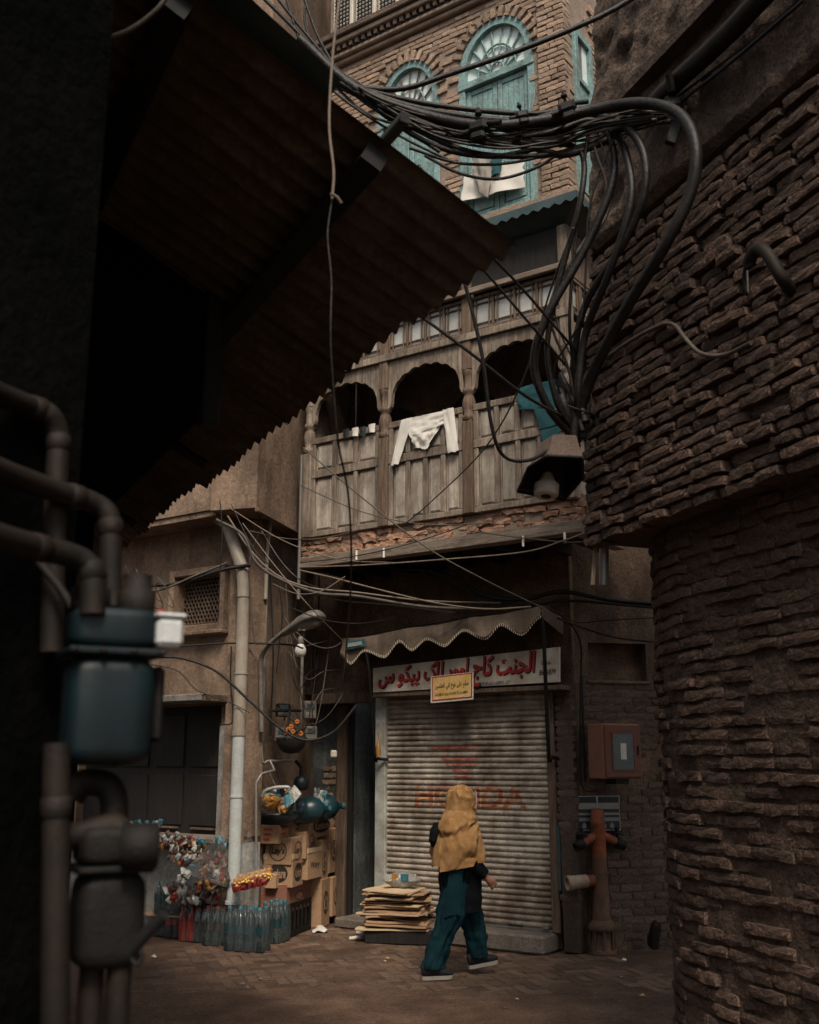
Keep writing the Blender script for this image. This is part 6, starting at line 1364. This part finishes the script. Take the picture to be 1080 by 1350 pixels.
# thin clear bag hanging from the pipe
def veil(label, top, corners, seed=0):
    p0 = at(*top); q = [at(*c_) for c_ in corners]
    def fn(i, j):
        b = q[0].lerp(q[1], i); w_ = p0.lerp(b, j ** .8); return w_ + Vector((.012 * noise.noise((i * 7 + seed, j * 2, 1)), -.03 * math.sin(math.pi * i) * j - .02 * noise.noise((i * 9, j * 3, seed)), .01 * noise.noise((i * 8, j, 4))))
    mb = MB(); mb.grid(16, 10, fn); obj('clear_bag', mb, 'film_thin', None, label, 'bag')
veil('crumpled clear plastic bag tied to the drainpipe above the yellow snacks', (328, 1096, 10.78), ((302, 1160, 10.7), (352, 1152, 10.75)), 1)
veil('clear plastic sheet hanging left of the drainpipe over the sachets', (300, 1088, 10.85), ((240, 1150, 10.8), (300, 1170, 10.82)), 5)

# ------------------------------------------------------------------ flattened cardboard stack and litter before the shop
base = gnd(528, 1243); cb = []
obj('plinth_box', MB().box((-.32, -.22, 0), (.36, .3, .12), Matrix.Translation(base + Vector((0, .1, 0))) @ Matrix.Rotation(R(-12), 4, 'Z'), .01), 'wood_dark', None, 'low dark box under the flattened cardboard', 'box')
zz = .122
for k in range(15):
    wv, dv = rng.uniform(.50, .80) * (1 - k * .014), rng.uniform(.34, .5); ya = R(-14 + rng.uniform(-14, 14)); ox, oy = rng.uniform(-.07, .06), rng.uniform(-.05, .05)
    mx = Matrix.Translation(base + Vector((ox, .1 + oy, zz))) @ Matrix.Rotation(ya, 4, 'Z') @ Matrix.Rotation(rng.gauss(0, .03), 4, 'Y') @ Matrix.Rotation(rng.gauss(0, .03), 4, 'X'); mb = MB(); th_ = rng.uniform(.007, .02)
    sd_ = k * 3.1
    mb.grid(8, 5, lambda i, j: ((i - .5) * wv, (j - .5) * dv, th_ + .014 * noise.noise((i * 2 + sd_, j * 2, 1))), mx, False); mb.grid(8, 5, lambda i, j: ((i - .5) * wv, (j - .5) * dv, .014 * noise.noise((i * 2 + sd_, j * 2, 1))), mx, False, True)
    n1, n2 = 9, 6; kk = len(mb.v) // 2; edge = [(a, a + 1) for a in range(8)] + [(8 + 9 * a, 8 + 9 * (a + 1)) for a in range(5)] + [(53 - a, 52 - a) for a in range(8)] + [(9 * (5 - a), 9 * (4 - a)) for a in range(5)]
    for a, b_ in edge: mb.f.append((a, b_, b_ + kk, a + kk)); mb.sm.append(False)
    obj('cardboard_sheet', mb, rng.choice(['carton', 'carton', 'carton_edge']), None, 'flattened brown cardboard sheet in the stack before the shutter, ' + ['lowest', 'second', 'third', 'fourth', 'fifth', 'sixth', 'seventh', 'eighth', 'ninth', 'tenth', 'eleventh', 'twelfth', 'thirteenth', 'fourteenth', 'topmost'][k] + (' one' if k in (0, 14) else ' from below'), 'cardboard', 'flattened cardboard stack')
    zz += th_ + .012
tb = base + Vector((.02, .08, zz + .07)); mb = MB()
mb.grid(26, 14, lambda i, j: tb + Vector(((j - .5) * .40, .085 * math.sin(math.pi * min(1, max(0, j)) ** .8) * math.cos(6.2832 * i), .085 * math.sin(math.pi * j ** .9) * math.sin(6.2832 * i))) * 1 + Vector((0, 0, .012)) * noise.noise((i * 9, j * 9, 1)) + Vector((0, .014, 0)) * noise.noise((j * 12, i * 7, 4)))
pbg = thing('plastic_bag', tb, 'stuffed clear plastic bag lying on the flattened cardboard', 'bag'); obj('body', mb, 'foil_silver', pbg)
for k, (dx, m) in enumerate(((-.08, 'foil_orange'), (.02, 'foil_teal'), (.1, 'foil_white'), (-.14, 'foil_white'))):
    mb = MB(); mb.grid(5, 4, lambda i, j: tb + Vector((dx + .08 * (i - .5), -.088 + .02 * abs(i - .5), .03 + .07 * (j - .5) + .01 * noise.noise((i * 5, j * 5, k))))); obj('patch', mb, m, pbg)
mb = MB(); c_ = gnd(474, 1238); mb.tube(smoothpts([c_ + Vector((-.10, -.12, .02)), c_ + Vector((.05, -.05, .03)), c_ + Vector((.12, .04, .04)), c_ + Vector((.06, .10, .03)), c_ + Vector((-.04, .08, .05))], 5), .022, 5); obj('paper_strip', mb, 'paper', None, 'twisted white paper strip on the paving by the cardboard', 'litter')
for k in range(14): crackstone(rng.uniform(120, 850), rng.uniform(1262, 1335), rng.uniform(.012, .03), rng.choice(['carton', 'foil_brown', 'concrete', 'wall_brick']), 'tiny scrap or pebble scattered on the bare lane in front')
crackstone(422, 1229, .11, 'paper', 'crumpled pale paper on the paving by the cartons'); crackstone(823, 1266, .03, 'paper', 'tiny white scrap on the ground by the hydrant'); crackstone(853, 1244, .04, 'foil_teal', 'small bluish scrap near the old shoe'); crackstone(203, 1262, .035, 'paper', 'tiny white scrap on the ground below the bottle packs'); crackstone(365, 1228, .07, 'foil_silver', 'shiny torn wrapper at the foot of the crate')

# ------------------------------------------------------------------ the person walking past the shop
PF = gnd(604, 1287); HEAD = R(14)                    # walking to the right and slightly away
MP = Matrix.Translation((PF.x, PF.y, 0)) @ Matrix.Rotation(HEAD, 4, 'Z')     # x forward, y to her left, z up
pe = thing('person', (PF.x, PF.y, 0), 'person in ochre shawl and dark clothes walking past the shutter', 'person')
def P(x, y, z): return MP @ Vector((x, y, z))
HIPZ = .84
# skeleton of the body: joints with radii, one skin
J = {'pelvis': ((0, 0, HIPZ), .125), 'waist': ((.01, 0, 1.0), .115), 'chest': ((.02, 0, 1.16), .10), 'neck': ((.045, 0, 1.33), .045), 'head': ((.075, 0, 1.43), .080), 'crown': ((.065, 0, 1.49), .055),
     'r_hip': ((0, -.085, .80), .085), 'r_knee': ((-.10, -.09, .45), .06), 'r_ankle': ((-.26, -.09, .10), .04), 'r_toe': ((-.15, -.10, .04), .03),
     'l_hip': ((.01, .085, .80), .085), 'l_knee': ((.14, .08, .46), .06), 'l_ankle': ((.205, .08, .115), .04), 'l_toe': ((.32, .08, .10), .03),
     'r_sh': ((.01, -.13, 1.23), .042), 'r_el': ((.05, -.19, .97), .04), 'r_wr': ((.20, -.16, .80), .028), 'r_palm': ((.255, -.15, .755), .032),
     'l_sh': ((.01, .13, 1.23), .042), 'l_el': ((.0, .19, 1.01), .042), 'l_wr': ((.10, .14, .90), .028), 'l_palm': ((.15, .12, .87), .03)}
E_ = [('pelvis', 'waist'), ('waist', 'chest'), ('chest', 'neck'), ('neck', 'head'), ('head', 'crown'), ('pelvis', 'r_hip'), ('r_hip', 'r_knee'), ('r_knee', 'r_ankle'), ('r_ankle', 'r_toe'), ('pelvis', 'l_hip'), ('l_hip', 'l_knee'), ('l_knee', 'l_ankle'), ('l_ankle', 'l_toe'),
      ('chest', 'r_sh'), ('r_sh', 'r_el'), ('r_el', 'r_wr'), ('r_wr', 'r_palm'), ('chest', 'l_sh'), ('l_sh', 'l_el'), ('l_el', 'l_wr'), ('l_wr', 'l_palm')]
def fingers(side, palm, fwd, sgn):
    base = Vector(palm); f = Vector(fwd).normalized(); ac = Vector((0, 1, 0)); up = f.cross(ac) * -1
    if up.z < 0: up = -up
    for k in range(4):
        a = 'f%s%d' % (side, k); o = base + up * (.024 - k * .016) + f * .022; L_ = (.026, .03, .028, .022)[k]
        J[a + 'a'] = (tuple(o), .009); J[a + 'b'] = (tuple(o + f * L_), .0085); J[a + 'c'] = (tuple(o + f * L_ * 1.2 + ac * sgn * .022 - up * .006), .008); J[a + 'd'] = (tuple(o + f * L_ * .6 + ac * sgn * .036 - up * .008), .007)
        E_.extend([(side + '_palm', a + 'a'), (a + 'a', a + 'b'), (a + 'b', a + 'c'), (a + 'c', a + 'd')])
    a = 'f%st' % side; o = base + up * .018; J[a + 'a'] = (tuple(o + up * .016 + ac * sgn * .014), .010); J[a + 'b'] = (tuple(o + up * .022 + f * .028 + ac * sgn * .022), .0095); J[a + 'c'] = (tuple(o + up * .016 + f * .046 + ac * sgn * .026), .008)
    E_.extend([(side + '_palm', a + 'a'), (a + 'a', a + 'b'), (a + 'b', a + 'c')])
fingers('r', J['r_palm'][0], (.75, .12, -.6), 1); fingers('l', J['l_palm'][0], (.8, -.1, -.5), -1)
names = list(J); me = bpy.data.meshes.new('body'); me.from_pydata([tuple(MP @ Vector(J[n][0]) - rootloc(pe)) for n in names], [(names.index(a), names.index(b)) for a, b in E_], [])
bo = bpy.data.objects.new('body', me); COL.objects.link(bo); bo.parent = pe; me.materials.append(M('skin'))
md = bo.modifiers.new('skin', 'SKIN'); md.use_smooth_shade = True
for i, n in enumerate(names):
    sv = me.skin_vertices[0].data[i]; sv.radius = (J[n][1], J[n][1]); sv.use_root = n == 'pelvis'
bo.modifiers.new('sub', 'SUBSURF').levels = 1; bo.modifiers['sub'].render_levels = 2
bpy.context.view_layer.update(); dg = bpy.context.evaluated_depsgraph_get(); bm_ = bpy.data.meshes.new_from_object(bo.evaluated_get(dg)); bo.modifiers.clear(); bo.data = bm_
if not bm_.materials: bm_.materials.append(M('skin'))
def loft(name, rings, m, n=28, fold=.0, fs=1.0, seed=0, cap=True, par=None, lift=None):
    # rings: centre, half depth (x), half width (y), yaw; in the person's frame
    vs = []
    for k, (c, rx_, ry_, *o) in enumerate(rings):
        ax = Vector(o[0]) if o else Vector((0, 0, 1)); q = Vector((0, 0, 1)).rotation_difference(ax.normalized())
        for j in range(n):
            g_ = 2 * math.pi * j / n; p = Vector((rx_ * math.cos(g_), ry_ * math.sin(g_), 0)); d = p.normalized()
            f = fold * (.45 * noise.noise((math.cos(g_) * 1.2, math.sin(g_) * 1.2 + seed, c[2] * 11 * fs)) * (.4 if fold < .02 else 1) + noise.noise((math.cos(g_) * 2.2 * fs + seed, math.sin(g_) * 2.2 * fs, c[2] * 2.6 * fs)) + .6 * noise.noise((math.cos(g_) * 5 * fs, math.sin(g_) * 5 * fs + seed, c[2] * 6)))
            vs.append(MP @ (Vector(c) + q @ (p + d * f)))
    fs_ = [(i * n + j, i * n + (j + 1) % n, (i + 1) * n + (j + 1) % n, (i + 1) * n + j) for i in range(len(rings) - 1) for j in range(n)]
    mb = MB(); mb.add(vs, fs_, True)
    if cap: mb.add(vs[:n], [tuple(reversed(range(n)))]); mb.add(vs[-n:], [tuple(range(n))])
    return obj(name, mb, m, par or pe)
def fine(rings, k=5):
    out = []
    for a, b in zip(rings, rings[1:]):
        for i in range(k):
            t = i / k; ca, cb = Vector(a[0]), Vector(b[0]); out.append((ca.lerp(cb, t), a[1] + (b[1] - a[1]) * t, a[2] + (b[2] - a[2]) * t) + ((Vector(a[3]).lerp(Vector(b[3]), t),) if len(a) > 3 else ()))
    return out + [(Vector(rings[-1][0]),) + tuple(rings[-1][1:])]
loft('trouser_leg', fine([((0, -.075, .88), .125, .10), ((-.02, -.085, .74), .125, .105), ((-.09, -.09, .48), .112, .095), ((-.175, -.09, .28), .098, .086), ((-.245, -.09, .09), .088, .080)], 10), 'teal_cloth', 44, .034, 1.9, 1)
loft('trouser_leg', fine([((.01, .075, .88), .125, .10), ((.04, .085, .72), .12, .105), ((.14, .08, .47), .105, .092), ((.185, .08, .28), .09, .085), ((.205, .08, .135), .078, .074)], 10), 'teal_cloth', 44, .03, 1.9, 4)
# long tunic: upper body and skirt with a flaring front panel
loft('tunic', fine([((.05, 0, .52), .16, .16), ((.045, 0, .62), .175, .17), ((.03, 0, .78), .18, .178), ((.015, 0, .92), .175, .18), ((.015, 0, 1.05), .165, .18), ((.03, 0, 1.18), .135, .175), ((.045, 0, 1.28), .09, .14), ((.06, 0, 1.33), .05, .06)], 5), 'navy', 32, .022, 1.2, 2, False)
patchpts = [P(-.12, -.195, .93), P(.0, -.205, .93), P(-.03, -.21, .52), P(-.17, -.19, .50)]
patch('side_panel', patchpts, 'teal_cloth', 8, 10, .012, pe, 11)
loft('sleeve', fine([((.03, -.12, 1.24), .045, .045, (0, 0, 1)), ((.04, -.15, 1.13), .05, .048, (-.1, .1, 1)), ((.055, -.180, .97), .060, .056, (-.5, .05, .9)), ((.13, -.18, .88), .058, .054, (-.8, -.2, .75)), ((.19, -.165, .82), .050, .046, (-.8, -.2, .75))], 5), 'navy', 18, .012, 2, 6)
loft('sleeve', fine([((.03, .15, 1.28), .062, .062, (0, 0, 1)), ((.01, .19, 1.02), .058, .055, (-.2, .1, 1)), ((.09, .15, .92), .05, .046, (-.8, .3, .75))], 5), 'navy', 18, .012, 2, 7)
# shawl: hood round the head, draped over shoulders and back
hood = fine([((.012, -.01, .915), .238, .270), ((.012, -.01, .985), .228, .272), ((.012, -.01, 1.05), .212, .270), ((.008, -.005, 1.14), .196, .252), ((.008, 0, 1.22), .176, .214), ((.025, 0, 1.29), .150, .164), ((.042, 0, 1.345), .133, .130), ((.052, 0, 1.40), .136, .121), ((.055, 0, 1.455), .134, .113), ((.05, 0, 1.505), .113, .096), ((.045, 0, 1.54), .076, .066), ((.042, 0, 1.560), .025, .022)], 10)
n = 112; vs = []; fs_ = []
for k, (c, rx_, ry_) in enumerate(hood):
    z_ = c[2]
    for j in range(n):
        g_ = 2 * math.pi * j / n; cs, sn = math.cos(g_), math.sin(g_)
        th = abs(math.atan2(sn, cs)); side = 1 if sn < 0 else -1        # folds fan out from the chin round both sides
        hx_, hz_ = .17 * (th + .12), z_ - 1.325 + .05 * math.sin(th); dd = math.hypot(hx_, hz_); fi = math.atan2(hz_, hx_) + .22 * noise.noise((cs * 1.4, sn * 1.4, z_ * 3)) + .12 * noise.noise((th * 5, z_ * 9, side))
        amp = (.010 + .012 * min(1, max(0, (1.34 - z_) / .12))) * min(1, dd / .16)
        f = amp * (.75 * math.cos(fi * 12 + side) + .45 * (.5 - abs(math.sin(fi * 8.5 + 2 * side))) + .3 * math.cos(fi * 27 + 3 * noise.noise((cs, sn, z_ * 4)))) + .016 * noise.noise((cs * 2, sn * 2, z_ * 4)) + .004 * noise.noise((cs * 8, sn * 8, z_ * 22))
        drop = 0
        if z_ < 1.06: drop = (-.04 * max(0, -cs) + .05 * max(0, cs) + .02 * math.sin(5 * th)) * (1.06 - z_) / .145
        rr = 1.0
        if z_ > 1.37 and cs > .55: rr = 1 - .25 * (cs - .55)          # face opening side is flatter
        vs.append(P(c[0] + (rx_ + f) * cs * rr, (ry_ + f) * sn, z_ + drop))
for i in range(len(hood) - 1):
    for j in range(n):
        g_ = 2 * math.pi * (j + .5) / n; z_ = hood[i][0][2]
        if 1.36 < z_ < 1.49 and abs(math.atan2(math.sin(g_), math.cos(g_))) < .62: continue     # opening for the face
        fs_.append((i * n + j, i * n + (j + 1) % n, (i + 1) * n + (j + 1) % n, (i + 1) * n + j))
mb = MB(); mb.add(vs, fs_, True); mb.add(vs[-n:], [tuple(range(n))], True); obj('shawl', mb, 'shawl', pe)
rim_ = [i for i in range(-6, 7)]
mb = MB(); mb.tube([P(.053 + .134 * math.cos(a_) * .95, -.116 * math.sin(R(38)) * 1.06, 1.355 + .155 * t) for t, a_ in [(q / 8, R(40) - .1 * math.sin(math.pi * q / 8)) for q in range(9)]], .008, 6); obj('shawl_edge', mb, 'grey_cloth', pe)
patch('shawl_hem', [P(-.20, -.17, .96), P(.10, -.275, .97), P(.06, -.28, .90), P(-.205, -.18, .85)], 'shawl', 12, 5, .012, pe, 21)
# face under the hood
mb = MB(); nz = P(.185, -.0, 1.425); mb.lathe([(.0001, .03), (.014, .0), (.018, -.02), (.0001, -.03)], nz, 8); mb.lathe([(.016, -.004), (.016, .004), (.0001, .007)], P(.165, -.03, 1.385), 8); obj('nose_and_mouth', mb, 'skin', pe)
for s in (-1, 1): obj('eye', MB().lathe([(.0001, -.012), (.011, 0), (.0001, .012)], P(.166, s * .032, 1.447), 8), 'print_black', pe)
obj('hair', MB().lathe([(.085, 0), (.088, .02), (.066, .05), (.0001, .062)], P(.065, 0, 1.455), 16), 'black', pe)
# dark hood or bag hanging on the back
loft('back_bag', fine([((-.19, .04, 1.04), .02, .06), ((-.205, .04, 1.09), .028, .09), ((-.192, .04, 1.17), .03, .09), ((-.165, .04, 1.24), .015, .06)], 4), 'navy', 20, .008, 2, 9)
for sgn, (x, y, z_, tl) in ((-1, (-.27, -.095, .0, 0)), (1, (.19, .08, .045, R(-8)))):
    mu, ms = MB(), MB(); shoe_mesh(mu, ms, Vector((0, 0, 0)), (1, 0, 0), .265, .098, 0); mxs = MP @ Matrix.Translation((x, y, z_ + .004)) @ Matrix.Rotation(tl, 4, 'Y')
    for q_ in (mu, ms): q_.v = [mxs @ v for v in q_.v]
    s_ = obj('shoe', mu, 'shoe', pe); obj('sole', ms, 'sole', s_)
